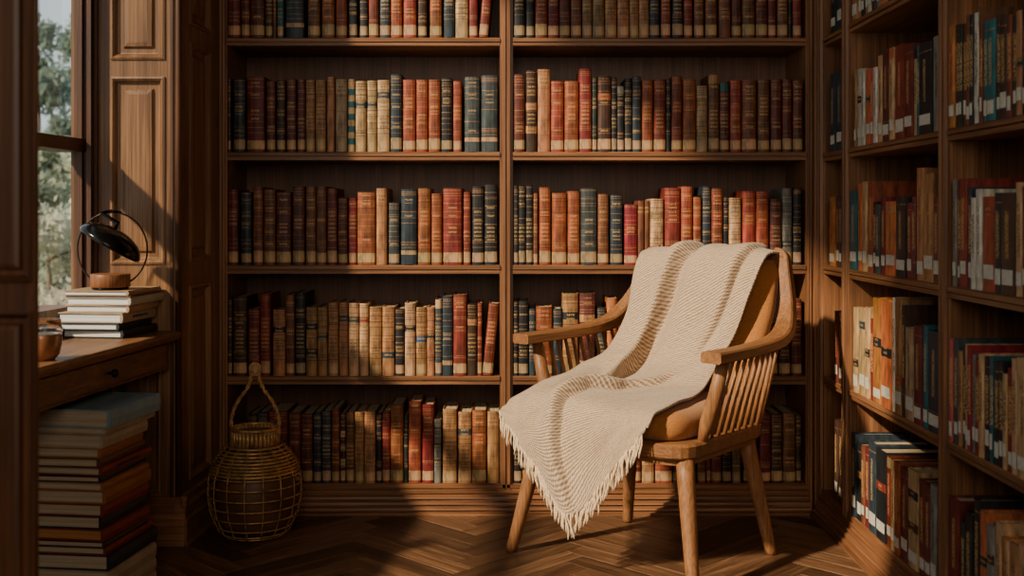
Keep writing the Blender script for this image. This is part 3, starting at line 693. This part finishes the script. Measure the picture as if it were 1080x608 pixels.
# ------------------------------------------------------------------ glass cup on ledge
gx, gy = PX(45, 2.55), 2.55
cup = empty('glass_cup', (gx, gy, LZ), label='round clear glass candle cup with amber lower half on the window ledge', cat='cup')
cg = NT('clear_glass'); cg.col((.9, .88, .85)); cg.set(rough=.03, trans=1.0, spec=.5)
ca_ = NT('amber_wax'); v = ca_.mapping((1,1,1)); nn = ca_.noise(v, 30, 3)
ca_.col(ca_.mix(nn, lin((112, 66, 38)), lin((150, 96, 60)))); ca_.set(rough=.25, coat=.6)
mb = MB(); mb.lathe([(.026, .001), (.036, .014), (.0405, .035), (.0412, .056), (.040, .06)], n=36); mb.build('filling', ca_.m, cup)
mb = MB(); P = [(.0415, .0605), (.0412, .072), (.0385, .092)]
mb.loft([[(r_*math.cos(2*math.pi*k/36), r_*math.sin(2*math.pi*k/36), z_) for k in range(36)] for r_, z_ in P + [(r_-.0018, z_) for r_, z_ in P[::-1]]], 0, True, False)
mb.build('glass_wall', cg.m, cup)

# ------------------------------------------------------------------ lantern
lx, ly = PX(269, 3.29), 3.29
lan = empty('lantern', (lx, ly, 0), label='round woven cane lantern with tall rope handle on floor by the bookcase', cat='lantern')
cane = plain('cane', (176, 134, 82), .35, .35, .35, 60)
def body(z):   # radius profile
    pts = [(.0, .088), (.02, .104), (.07, .126), (.12, .134), (.17, .132), (.21, .118), (.24, .098), (.258, .076)]
    for (a, ra), (b, rb) in zip(pts, pts[1:]):
        if a <= z <= b:
            u = (z-a)/(b-a); u = u*u*(3-2*u)*.5+u*.5; return ra+(rb-ra)*u
    return pts[-1][1]
mb = MB()
for k in range(16):
    a = 2*math.pi*k/16
    mb.tube([(body(z)*math.cos(a), body(z)*math.sin(a), z+.004) for z in [i*.258/14 for i in range(15)]], .0019, 6)
for z in (.004, .012, .03, .06, .09, .12, .15, .178):
    mb.tube([(body(z)*math.cos(2*math.pi*k/40), body(z)*math.sin(2*math.pi*k/40), z+.004) for k in range(40)], .0022, 6, closed=True)
mb.build('cage', cane, lan)
mb = MB()
for i in range(9):
    z = .188 + i*.0085
    mb.tube([(body(z)*math.cos(2*math.pi*k/40), body(z)*math.sin(2*math.pi*k/40), z+.003) for k in range(40)], .0042, 6, closed=True)
mb.build('shoulder_weave', cane, lan)
mb = MB()
for k in range(34):
    a = 2*math.pi*k/34
    mb.tube([(.066*math.cos(a), .066*math.sin(a), .258), (.064*math.cos(a), .064*math.sin(a), .308)], .0062, 6)
mb.tube([(.067*math.cos(2*math.pi*k/36), .067*math.sin(2*math.pi*k/36), .309) for k in range(36)], .005, 6, closed=True)
mb.build('collar', cane, lan)
mb = MB(); mb.lathe([(.075, .006), (.108, .05), (.118, .12), (.112, .18), (.085, .235), (.06, .255), (.058, .30), (.052, .30), (.054, .25)], n=40)
mb.build('liner', plain('liner_brown', (92, 60, 38), .5, 0, .3, 12), lan)
mb = MB()
H0 = .300
def hcurve(sg):
    P = [(.068, .29), (.069, .33), (.062, .362), (.046, .392), (.024, .42), (.014, .445), (.010, .475)]
    out = []
    for j in range(len(P)-1):
        for u in (0, .25, .5, .75):
            out.append((sg*(P[j][0]+(P[j+1][0]-P[j][0])*u), P[j][1]+(P[j+1][1]-P[j][1])*u))
    out.append((sg*P[-1][0], P[-1][1])); return out
for sg in (-1, 1):
    c = hcurve(sg)
    for ph in (0, math.pi):
        mb.tube([(x+.003*math.cos(i*1.1+ph), .0035*math.sin(i*1.1+ph), z) for i, (x, z) in enumerate(c)], .0036, 6)
mb.build('handle', plain('rope_cane', (176, 130, 80), .6, 0, .35, 80), lan)
mb = MB(); mb.tube([(.015*math.cos(2*math.pi*k/20), .003*math.sin(4*math.pi*k/20), .478+.017*math.sin(2*math.pi*k/20)) for k in range(20)], .0042, 6, closed=True)
mb.tube([(.011*math.cos(2*math.pi*k/14), .008*math.sin(2*math.pi*k/14), .462) for k in range(14)], .004, 6, closed=True)
mb.build('handle_knot', plain('rope_cane', (176, 130, 80), .6, 0, .35, 80), lan)

# ------------------------------------------------------------------ armchair
ch = empty('armchair', (.381, 3.103, 0), -.745, label='oak spindle-back armchair with tan cushions in front of the bookcase', cat='armchair')
def leg(sx, sy, fx_, fy_):
    top = Vector((sx, sy, .335)); bot = Vector((fx_, fy_, .0))
    mb = MB(); pts = [bot, bot.lerp(top, .04), bot.lerp(top, .35), bot.lerp(top, .8), top]
    mb.tube(pts, [.0135, .0155, .0185, .0225, .023], 16)
    for i, v in enumerate(mb.v):
        if v[2] < .012 : mb.v[i] = (v[0], v[1], max(0, v[2]) if v[2] > .006 else 0)
    mb.build('leg', chairw('z'), ch)
leg(-.232, -.185, -.298, -.243); leg(.232, -.185, .298, -.243); leg(-.19, .165, -.242, .214); leg(.19, .165, .242, .218)
def outline(wf, wr, yf, yr, r, n=7):
    cs = [(wf, yf), (wr, yr), (-wr, yr), (-wf, yf)]
    out = []
    for i in range(4):
        p, c, q_ = Vector(cs[i-1]), Vector(cs[i]), Vector(cs[(i+1) % 4])
        a = c + (p-c).normalized()*r; b = c + (q_-c).normalized()*r
        for k in range(n):
            u = k/(n-1); out.append(a*(1-u)**2 + c*2*u*(1-u) + b*u*u)
    return out
o1 = outline(.268, .235, -.242, .228, .09); o2 = outline(.262, .229, -.236, .222, .088); o3 = outline(.25, .217, -.222, .21, .08)
mb = MB(); mb.loft([[(p.x, p.y, z) for p in o] for o, z in ((o3, .308), (o3, .322), (o2, .324), (o1, .330), (o1, .356), (o2, .362))], 0, False); mb.build('seat_frame', chairw('x'), ch)
fab = NT('tan_wool'); nn = fab.noise(fab.mapping((1, 1, 1)), 420, 3); n2 = fab.noise(fab.mapping((1, 1, 1)), 9, 3)
fab.col(fab.mix(fab.maprange(nn, .3, .7, 0, 1), lin((140, 86, 40)), lin((184, 122, 62)))); fab.set(rough=.9, sheen=.2, spec=.2); fab.bump(nn, .35, .001)
mb = MB(); rg = []
for z, k in ((.361, .90), (.366, .97), (.385, 1.0), (.405, .995), (.422, .96), (.432, .88), (.437, .70), (.440, .35), (.441, .02)):
    rg.append([(p.x*k*.93, (p.y-.0)*k*.95+.0, z) for p in outline(.245, .222, -.236, .2, .085, 9)])
mb.loft(rg, 0, True); mb.build('seat_cushion', fab.m, ch)
# continuous post-and-arm on each side
PATH = [(.196, .318, .818), (.226, .312, .808), (.240, .300, .765), (.258, .280, .695), (.273, .248, .645), (.286, .205, .610), (.297, .145, .592), (.305, .06, .584), (.310, -.06, .580), (.311, -.19, .579)]
SIZ = [(.026, .024), (.030, .026), (.032, .030), (.036, .034), (.044, .040), (.052, .038), (.054, .032), (.050, .029), (.052, .028), (.058, .028)]  # width, thickness
def smooth_path(P, S, sub=5):
    out = []; os_ = []
    n = len(P)
    for i in range(n-1):
        p0, p1, p2, p3 = [Vector(P[max(0, min(n-1, i+k))]) for k in (-1, 0, 1, 2)]
        for j in range(sub):
            u = j/sub
            out.append(.5*((2*p1)+(p2-p0)*u+(2*p0-5*p1+4*p2-p3)*u*u+(-p0+3*p1-3*p2+p3)*u**3))
            os_.append(tuple(S[i][k]*(1-u)+S[i+1][k]*u for k in (0, 1)))
    out.append(Vector(P[-1])); os_.append(S[-1]); return out, os_
def member(path, siz, sg):
    mb = MB(); rings = []
    L = len(path)
    for i, p in enumerate(path):
        d = (path[min(i+1, L-1)]-path[max(0, i-1)]).normalized()
        xax = Vector((1, 0, 0)); a = (xax - d*xax.dot(d)).normalized(); b = d.cross(a).normalized()
        w, t = siz[i][0]/2, siz[i][1]/2; r = .3
        sec = [(-1, -1+r), (-1+r*.6, -1), (1-r*.6, -1), (1, -1+r), (1, 1-r), (1-r*.6, 1), (-1+r*.6, 1), (-1, 1-r)]
        rings.append([(sg*(p+a*u*w+b*v*t).x, (p+a*u*w+b*v*t).y, (p+a*u*w+b*v*t).z) for u, v in sec])
    mb.loft(rings, 0, False, True); return mb
sp, ss = smooth_path(PATH, SIZ, 6)
cut = 30
for sg in (1, -1):
    member(sp[:cut+1], ss[:cut+1], sg).build('back_post', chairw('z'), ch)
    member(sp[cut:], ss[cut:], sg).build('armrest', chairw('y'), ch)
def arm_at(y):
    for a, b in zip(sp, sp[1:]):
        if a.y >= y >= b.y:
            u = (a.y-y)/(a.y-b.y+1e-9); return a.lerp(b, u)
    return sp[-1]
for sg in (1, -1):
    p = arm_at(-.125); mb = MB()
    mb.tube([(sg*.243, -.13, .350), (sg*.262, -.129, .41), (sg*.285, -.127, .48), (sg*(p.x-.004), p.y, p.z-.008)], [.010, .0195, .0185, .0155], 14); mb.build('arm_post', chairw('z'), ch)
    for k in range(9):
        yb_ = -.085 + k*.0345; yt_ = -.072 + k*.032
        p = arm_at(yt_); q_ = Vector((.240-.0012*k - (.012 if k == 8 else 0), yb_, .352)); tpv = Vector((p.x-.006, p.y, p.z-.008))
        mb = MB(); mb.tube([(sg*v.x, v.y, v.z) for v in (q_, q_.lerp(tpv, .4), tpv)], [.0058, .0068, .005], 10); mb.build('spindle', chairw('z'), ch)
# back: top rail, pad
mb = MB(); mb.loft([[(x, yy+.012*(1-(x/.23)**2), zz) for yy, zz in ((.292, .775), (.318, .775), (.324, .81), (.312, .818), (.298, .812))] for x in [-.232+.464*i/16 for i in range(17)]], 0, False); mb.build('top_rail', chairw('x'), ch)
mb = MB(); rg = []
for i in range(15):
    u = i/14; z = .425 + u*.372; yc = .175 + .30*(z-.43) + .012*math.sin(u*math.pi)
    hw = .188 + .034*min(1, u*1.6)
    if u > .93: hw -= .015*(u-.93)/.07
    th = .034*(1 if 0.02 < u < .97 else .6)
    sec = []
    for k in range(24):
        a = 2*math.pi*k/24; cx_, sx_ = math.cos(a), math.sin(a)
        e = .32
        sec.append((hw*math.copysign(abs(cx_)**e, cx_), yc + .010*(abs(cx_)) + th*math.copysign(abs(sx_)**.7, sx_) - .008*(1-abs(cx_)), z))
    rg.append(sec)
mb.loft(rg, 0, True); mb.build('back_cushion', fab.m, ch)

# ------------------------------------------------------------------ throw blanket (in chair-local coordinates)
bl = empty('throw_blanket', (.381, 3.103, 0), -.745, label='beige knitted throw blanket with fringe draped over the armchair', cat='blanket')
GR = [  # per row: list of (x,y,z) at 7 columns
 [(-.20,.352,.62),(-.13,.366,.60),(-.06,.37,.60),(.01,.37,.60),(.08,.368,.60),(.14,.364,.61),(.19,.352,.62)],
 [(-.210,.352,.75),(-.145,.366,.75),(-.065,.372,.75),(.015,.372,.75),(.09,.37,.75),(.16,.366,.75),(.205,.352,.74)],
 [(-.216,.318,.808),(-.146,.324,.816),(-.075,.324,.820),(.01,.324,.830),(.09,.324,.830),(.165,.324,.828),(.218,.312,.816)],
 [(-.206,.262,.784),(-.150,.262,.797),(-.075,.266,.796),(.005,.256,.803),(.085,.256,.80),(.16,.256,.798),(.214,.258,.782)],
 [(-.206,.236,.715),(-.160,.226,.715),(-.085,.232,.71),(-.005,.214,.715),(.075,.214,.71),(.145,.218,.71),(.196,.226,.705)],
 [(-.212,.190,.615),(-.175,.182,.61),(-.105,.190,.60),(-.025,.170,.605),(.05,.170,.60),(.115,.176,.60),(.166,.184,.60)],
 [(-.228,.115,.520),(-.185,.110,.52),(-.120,.125,.505),(-.045,.112,.515),(.025,.115,.515),(.085,.124,.515),(.136,.140,.515)],
 [(-.247,.010,.485),(-.190,.010,.483),(-.130,.03,.468),(-.06,.02,.472),(.005,.03,.468),(.065,.045,.468),(.142,.06,.460)],
 [(-.245,-.10,.472),(-.195,-.105,.474),(-.135,-.10,.464),(-.07,-.095,.472),(0,-.085,.458),(.07,-.06,.456),(.160,-.04,.450)],
 [(-.258,-.185,.452),(-.205,-.19,.46),(-.145,-.19,.458),(-.075,-.185,.474),(.005,-.18,.456),(.085,-.17,.452),(.184,-.15,.449)],
 [(-.270,-.262,.424),(-.215,-.268,.432),(-.15,-.27,.436),(-.07,-.268,.452),(.01,-.262,.436),(.095,-.255,.436),(.188,-.236,.434)],
 [(-.278,-.285,.408),(-.222,-.292,.396),(-.155,-.296,.386),(-.065,-.302,.386),(.02,-.29,.386),(.105,-.28,.404),(.188,-.262,.414)],
 [(-.286,-.292,.400),(-.226,-.298,.366),(-.155,-.306,.326),(-.058,-.316,.290),(.025,-.298,.312),(.110,-.286,.368),(.184,-.270,.404)],
 [(-.294,-.296,.393),(-.224,-.302,.336),(-.145,-.310,.268),(-.025,-.318,.166),(.060,-.300,.248),(.118,-.290,.325),(.176,-.276,.392)],
]
def cr(P, u):
    n = len(P); u = max(0, min(n-1-1e-6, u)); i = int(u); f = u-i
    p0, p1, p2, p3 = [Vector(P[max(0, min(n-1, i+k))]) for k in (-1, 0, 1, 2)]
    return .5*((2*p1)+(p2-p0)*f+(2*p0-5*p1+4*p2-p3)*f*f+(-p0+3*p1-3*p2+p3)*f**3)
NU, NV = 132, 170
grid = []
for j in range(NV+1):
    v = j/NV*(len(GR)-1)
    rowp = [cr([GR[k][c] for k in range(len(GR))], v) for c in range(7)]
    grid.append([cr(rowp, i/NU*6) for i in range(NU+1)])
def sstep(a, b, x):
    u = max(0, min(1, (x-a)/(b-a))); return u*u*(3-2*u)
def pw(tab, t):
    if t <= tab[0][0]: return tab[0][1]
    for (a, x), (b, y) in zip(tab, tab[1:]):
        if t <= b: return x+(y-x)*sstep(a, b, t)
    return tab[-1][1]
def crease(x, wl, wr, down, up):
    """x<0: slides down into the valley; just right of it a lip rises and fades"""
    if x < 0: return -down*math.exp(-(x/wl)**2)
    k = sstep(0, .035, x)
    return -down*(1-k) + up*k*math.exp(-(max(0, x-.035)/wr)**2)
def fold(s, t):
    """height along the outward normal; t in row units"""
    g = lambda c, w: math.exp(-((s-c)/w)**2)
    h = 0
    a1 = pw([(.6, 0), (1.9, .45), (3, .95), (6.2, 1.15), (7.3, .6), (8.2, 0)], t)
    c1 = pw([(1, .43), (2, .42), (4, .37), (5.5, .33), (6.5, .33), (7.6, .40), (8.5, .45)], t)
    h += a1*crease(c1-s, .062+.012*max(0, t-2.5), .15, .025, .020+.002*t)
    a2 = pw([(.8, 0), (2, .55), (3.5, 1), (5.2, .35), (6.3, 0)], t)
    c2 = pw([(1, .84), (2, .85), (4, .82), (6, .78)], t)
    h += a2*crease(c2-s, .055, .12, .012, .013)
    # soft rolls on the left lobe
    h += pw([(1.5, 0), (3, 1), (6, .6), (8, .3)], t)*.006*math.sin((s-.05)*19 + t*.35)*(1 if s < c1 else .35)
    # long roll running over the seat and down to the hanging corner
    a3 = pw([(6.2, 0), (7.4, .45), (8.6, .8), (9.6, 1), (11.5, .8), (13, .35)], t)
    c3 = pw([(6, .80), (7, .70), (8, .57), (9, .475), (10, .44), (11, .45), (13, .50)], t)
    h += a3*crease(c3+.035-s, .095, .15, .015, .025)
    # second roll near the left edge and ripples between
    a4 = pw([(6.5, 0), (8, 1), (10, .8), (12.5, .3)], t)
    c4 = pw([(6, .05), (8, .20), (9.5, .24), (13, .24)], t)
    h += a4*.011*math.exp(-((s-c4)/.075)**2)
    h -= a4*.008*math.exp(-((s-c4-.12)/.05)**2)
    h += pw([(9, 0), (10.5, 1), (13, .8)], t)*.006*math.sin((s-.6)*20)*(1 if s > .6 else 0)
    h += .0025*math.sin(s*31+t*1.7)*math.sin(t*2.3+s*6)
    return h
nrm = []
for j in range(NV+1):
    for i in range(NU+1):
        a = grid[j][min(NU, i+1)]-grid[j][max(0, i-1)]; b = grid[min(NV, j+1)][i]-grid[max(0, j-1)][i]
        nrm.append(a.cross(b).normalized()*-1)
for j in range(NV+1):
    t = j/NV*(len(GR)-1); k_ = sstep(1.8, 2.6, t)*(1-sstep(6.5, 8, t))
    for i in range(NU+1): grid[j][i] = grid[j][i] + Vector((0, -.018 - .026*sstep(1.9, 2.6, t)*(1-sstep(3.6, 5.5, t)), .008))*k_
P3 = []
for j in range(NV+1):
    for i in range(NU+1):
        t = j/NV*(len(GR)-1); n_ = nrm[j*(NU+1)+i]
        if j == 0 and i == 0: pass
        P3.append(grid[j][i] + n_*fold(i/NU, t))
# make sure the normals pointed outwards (towards the sitter / up)
mid = nrm[int(NV*.33)*(NU+1)+NU//2]
if mid.y > 0:
    P3 = [grid[j][i] - nrm[j*(NU+1)+i]*fold(i/NU, j/NV*(len(GR)-1)) for j in range(NV+1) for i in range(NU+1)]
me = bpy.data.meshes.new('cloth')
me.from_pydata([tuple(p) for p in P3], [], [(j*(NU+1)+i, j*(NU+1)+i+1, (j+1)*(NU+1)+i+1, (j+1)*(NU+1)+i) for j in range(NV) for i in range(NU)])
uvl = me.uv_layers.new(name='UVMap')
for lp in me.loops:
    j, i = divmod(lp.vertex_index, NU+1); uvl.data[lp.index].uv = (i/NU*.46, j/NV*1.25)
for p in me.polygons: p.use_smooth = True
kn = NT('knitted_wool')
uvn = kn.node('ShaderNodeUVMap')
def kw(sc, dirn, rot=0, dist=1.2):
    m = kn.node('ShaderNodeMapping'); m.inputs['Rotation'].default_value = (0, 0, rot); kn.link(uvn.outputs[0], m.inputs[0])
    w = kn.node('ShaderNodeTexWave', bands_direction=dirn); w.inputs['Scale'].default_value = sc; w.inputs['Distortion'].default_value = dist
    w.inputs['Detail'].default_value = 2; w.inputs['Detail Scale'].default_value = 3
    kn.link(m.outputs[0], w.inputs['Vector']); return w.outputs['Fac']
wa = kw(40, 'Y', .5, 2.6); wb_ = kw(66, 'X', -.3, 2.2)
mm = kn.node('ShaderNodeMapping'); kn.link(uvn.outputs[0], mm.inputs[0])
nz = kn.noise(mm.outputs[0], 260, 3); nl = kn.noise(mm.outputs[0], 6, 2)
hgt = kn.math('ADD', kn.math('MULTIPLY', wa, .7), kn.math('ADD', kn.math('MULTIPLY', wb_, .3), kn.math('MULTIPLY', nz, .5)))
cc = kn.ramp(kn.maprange(hgt, .35, 1.15, 0, 1), [(.0, lin((118, 96, 74))), (.45, lin((166, 141, 115))), (1, lin((206, 183, 156)))])
kn.col(kn.mix(kn.maprange(nl, .3, .7, 0, .18), cc, lin((150, 118, 86)))); kn.set(rough=.95, spec=.12, sheen=.25); kn.bump(hgt, .2, .0015)
me.materials.append(kn.m)
cl = bpy.data.objects.new('cloth', me); C.objects.link(cl); cl.parent = bl
sd = cl.modifiers.new('thick', 'SOLIDIFY'); sd.thickness = .007; sd.offset = 0
# fringe tassels along the hanging hem
tas_m = NT('fringe_yarn'); nn = tas_m.noise(tas_m.mapping((1, 1, .3)), 300, 3)
tas_m.col(tas_m.mix(tas_m.maprange(nn, .3, .7, 0, 1), lin((190, 160, 124)), lin((232, 208, 172)))); tas_m.set(rough=.9, spec=.1, sheen=.2)
rt = random.Random(5)
hem = [P3[NV*(NU+1)+i] for i in range(NU+1)]
acc = [0]
for a, b in zip(hem, hem[1:]): acc.append(acc[-1]+(b-a).length)
NTAS = 86
for k in range(NTAS):
    s = acc[-1]*(k+.5)/NTAS
    i = max(q_ for q_ in range(len(acc)) if acc[q_] <= s); i = min(i, NU-1)
    p = hem[i].lerp(hem[i+1], (s-acc[i])/(acc[i+1]-acc[i]+1e-9))
    L = rt.uniform(.050, .068); fr = (s/acc[-1])
    sx_, sy_ = rt.uniform(-.007, .007), rt.uniform(-.008, .003)
    lean_ = (.008 if fr < .55 else -.004)
    pts = []
    ph = rt.uniform(0, 6)
    for q_ in range(7):
        u = q_/6
        pts.append((p.x + sx_*u + lean_*u + .0018*math.sin(ph+u*7), p.y + sy_*u + .0015*math.cos(ph+u*6) - .001, p.z + .004 - L*u))
    mb = MB(); mb.tube(pts, [.0021, .0030, .0024, .0023, .0026, .0024, .0012], 6); mb.build('tassel', tas_m.m, bl)

# ------------------------------------------------------------------ outdoors
hill = plain('dry_hillside', (128, 128, 92), .9, 0, .35, .6)
mb = MB(); NX = 14; pts = []
for j in range(NX+1):
    for i in range(NX+1):
        x = -30 + 28.0*i/NX; y = 2.0 + 34*j/NX
        d = math.hypot(x+1.3, y-2.4)
        pts.append((x, y, -1.2 + .10*max(0, d-3) + .25*math.sin(x*.8)*math.cos(y*.5) if x < -2.2 else -1.4))
mb.add(pts, [(j*(NX+1)+i, j*(NX+1)+i+1, (j+1)*(NX+1)+i+1, (j+1)*(NX+1)+i) for j in range(NX) for i in range(NX)], 0, True)
go = mb.build('hillside', hill); go['kind'] = 'structure'
def foliage_mat(name, a, b):
    if name in MATS: return MATS[name]
    t = NT(name); oi = t.noise(t.mapping((1, 1, 1)), 3.0, 3)
    t.col(t.mix(t.maprange(oi, .35, .65, 0, 1), lin(a), lin(b))); t.set(rough=.8, spec=.1)
    tl = t.node('ShaderNodeBsdfTranslucent'); tl.inputs[0].default_value = (*lin(b), 1)
    mx = t.node('ShaderNodeMixShader'); mx.inputs[0].default_value = .5
    t.link(t.b.outputs[0], mx.inputs[1]); t.link(tl.outputs[0], mx.inputs[2]); t.link(mx.outputs[0], t.n['Material Output'].inputs[0])
    MATS[name] = t.m; return t.m
def tree(px, Y, ztop, zbot, rad, shape, mat, label, name, group, n=1500, leaf=.1, seed=1):
    rr = random.Random(seed); x = PX(px, Y)
    root = empty(name, (x, Y, zbot), label=label, cat='tree' if 'tree' in name else 'shrub', group=group)
    H = ztop-zbot; mb = MB()
    mb.tube([(0, 0, -.4), (.02, 0, H*.5), (0, .01, H*.93)], [rad*.07, rad*.04, rad*.012], 8)
    for k in range(4):
        a = rr.uniform(0, 6.28); z = H*rr.uniform(.3, .85); l = rad*rr.uniform(.4, .8)
        mb.tube([(0, 0, z), (l*math.cos(a), l*math.sin(a), z+l*.3)], [rad*.03, rad*.008], 5)
    mb.build('trunk', plain('bark', (110, 98, 82), .9), root)
    mb = MB()
    clumps = []
    for k in range(26):
        u = rr.uniform(.05, 1); z = H*(.18 + .8*u)
        if shape == 'cone': r_ = rad*(1.05-u)*rr.uniform(.5, 1)
        else: r_ = rad*math.sin(min(1, u*.9+.1)*math.pi)**.6*rr.uniform(.3, 1)
        a = rr.uniform(0, 6.28); clumps.append((r_*math.cos(a), r_*math.sin(a), z, rad*rr.uniform(.22, .42)))
    for c in clumps:
        st = [[(c[0]+c[3]*.6*math.sin(math.pi*i/6)*math.cos(2*math.pi*q/8), c[1]+c[3]*.6*math.sin(math.pi*i/6)*math.sin(2*math.pi*q/8), c[2]+c[3]*.5*math.cos(math.pi*i/6)) for q in range(8)] for i in range(7)]
        mb.loft(st, 0, False, False)
    for k in range(n):
        c = clumps[k % len(clumps)]
        d = Vector((rr.gauss(0, 1), rr.gauss(0, 1), rr.gauss(0, .75))).normalized()*c[3]*rr.uniform(.5, 1.05)
        p = Vector(c[:3])+d
        a = Vector((rr.gauss(0, 1), rr.gauss(0, 1), rr.gauss(0, 1))).normalized(); b = a.cross(Vector((rr.gauss(0, 1), rr.gauss(0, 1), rr.gauss(0, 1)))).normalized()
        l = leaf*rr.uniform(.6, 1.3)
        mb.add([p-a*l, p+b*l*.45, p+a*l, p-b*l*.45], [(0,1,2,3)])
    mb.build('foliage', mat, root)
gd = foliage_mat('foliage_dark', (108, 126, 114), (136, 152, 136)); gm = foliage_mat('foliage_mid', (158, 168, 146), (178, 184, 162)); gp = foliage_mat('foliage_pale', (180, 182, 158), (198, 196, 174)); gb = foliage_mat('foliage_dry', (176, 170, 148), (198, 190, 168))  # leaf colours paled and greyed to paint in the outdoor haze
tree(40, 17, 3.7, -.8, 1.1, 'cone', gd, 'dark conifer tree at left beyond the window', 'conifer_tree', 'trees beyond the window', 4200, .075, 1)
tree(84, 24, 5.0, -.8, 1.0, 'cone', gd, 'dark conifer tree at right beyond the window', 'conifer_tree', 'trees beyond the window', 3600, .085, 2)
tree(60, 15, 1.9, -.9, .9, 'round', gm, 'mid green bushy tree between the conifers beyond the window', 'bushy_tree', 'trees beyond the window', 4000, .055, 3)
tree(50, 11, .95, -.9, .75, 'round', gp, 'pale green shrub in the left half of the window view', 'pale_shrub', 'shrubs beyond the window', 4200, .04, 4)
tree(78, 13, .95, -.9, .7, 'round', gm, 'mid green shrub in the right half of the window view', 'green_shrub', 'shrubs beyond the window', 3600, .042, 5)
tree(58, 8.5, .28, -.9, .6, 'round', gb, 'dry brownish shrub low in the window view', 'dry_shrub', 'shrubs beyond the window', 3800, .032, 6)

# ------------------------------------------------------------------ light, world, camera
w = bpy.data.worlds.new('sky'); bpy.context.scene.world = w; w.use_nodes = True
bg = w.node_tree.nodes['Background']; tcw = w.node_tree.nodes.new('ShaderNodeTexCoord'); sx = w.node_tree.nodes.new('ShaderNodeSeparateXYZ'); rp = w.node_tree.nodes.new('ShaderNodeValToRGB')
w.node_tree.links.new(tcw.outputs['Generated'], sx.inputs[0]); w.node_tree.links.new(sx.outputs['Z'], rp.inputs[0])
rp.color_ramp.elements[0].position = 0; rp.color_ramp.elements[0].color = (.72, .76, .76, 1)
rp.color_ramp.elements[1].position = .5; rp.color_ramp.elements[1].color = (.42, .56, .68, 1)
w.node_tree.links.new(rp.outputs[0], bg.inputs[0]); bg.inputs[1].default_value = 1.15
sl = bpy.data.lights.new('sun', 'SUN'); sl.energy = 8.0; sl.color = (1.0, .80, .59); sl.angle = math.radians(2.2)
so = bpy.data.objects.new('sun', sl); C.objects.link(so); so.location = (-4, -1, 5)
so.rotation_euler = Vector((1, .83, -.86)).to_track_quat('-Z', 'Y').to_euler()
def area(name, loc, target, size, energy, color):
    l = bpy.data.lights.new(name, 'AREA'); l.size = size; l.energy = energy; l.color = color
    o = bpy.data.objects.new(name, l); C.objects.link(o); o.location = loc
    o.rotation_euler = (Vector(target)-Vector(loc)).to_track_quat('-Z', 'Y').to_euler(); return o
area('room_fill', (.0, -1.3, 1.75), (.1, 3.3, .9), 1.5, 34, (1.0, .85, .67))  # added fill light behind the camera to brighten the shelves, no real fixture
cam = bpy.data.cameras.new('camera'); co = bpy.data.objects.new('camera', cam); C.objects.link(co)
co.location = (0, 0, CAMZ); co.rotation_euler = (math.pi/2, 0, 0)
cam.sensor_width = 36; cam.lens = 40; cam.shift_y = -79/1080; cam.clip_start = .05
cam.dof.use_dof = True; cam.dof.focus_distance = 3.2; cam.dof.aperture_fstop = 4.0
s = bpy.context.scene; s.camera = co
s.view_settings.view_transform = 'AgX'; s.view_settings.look = 'None'; s.view_settings.exposure = 0.1
s.cycles.use_denoising = True
s.cycles.max_bounces = 8; s.cycles.diffuse_bounces = 4; s.cycles.transparent_max_bounces = 16
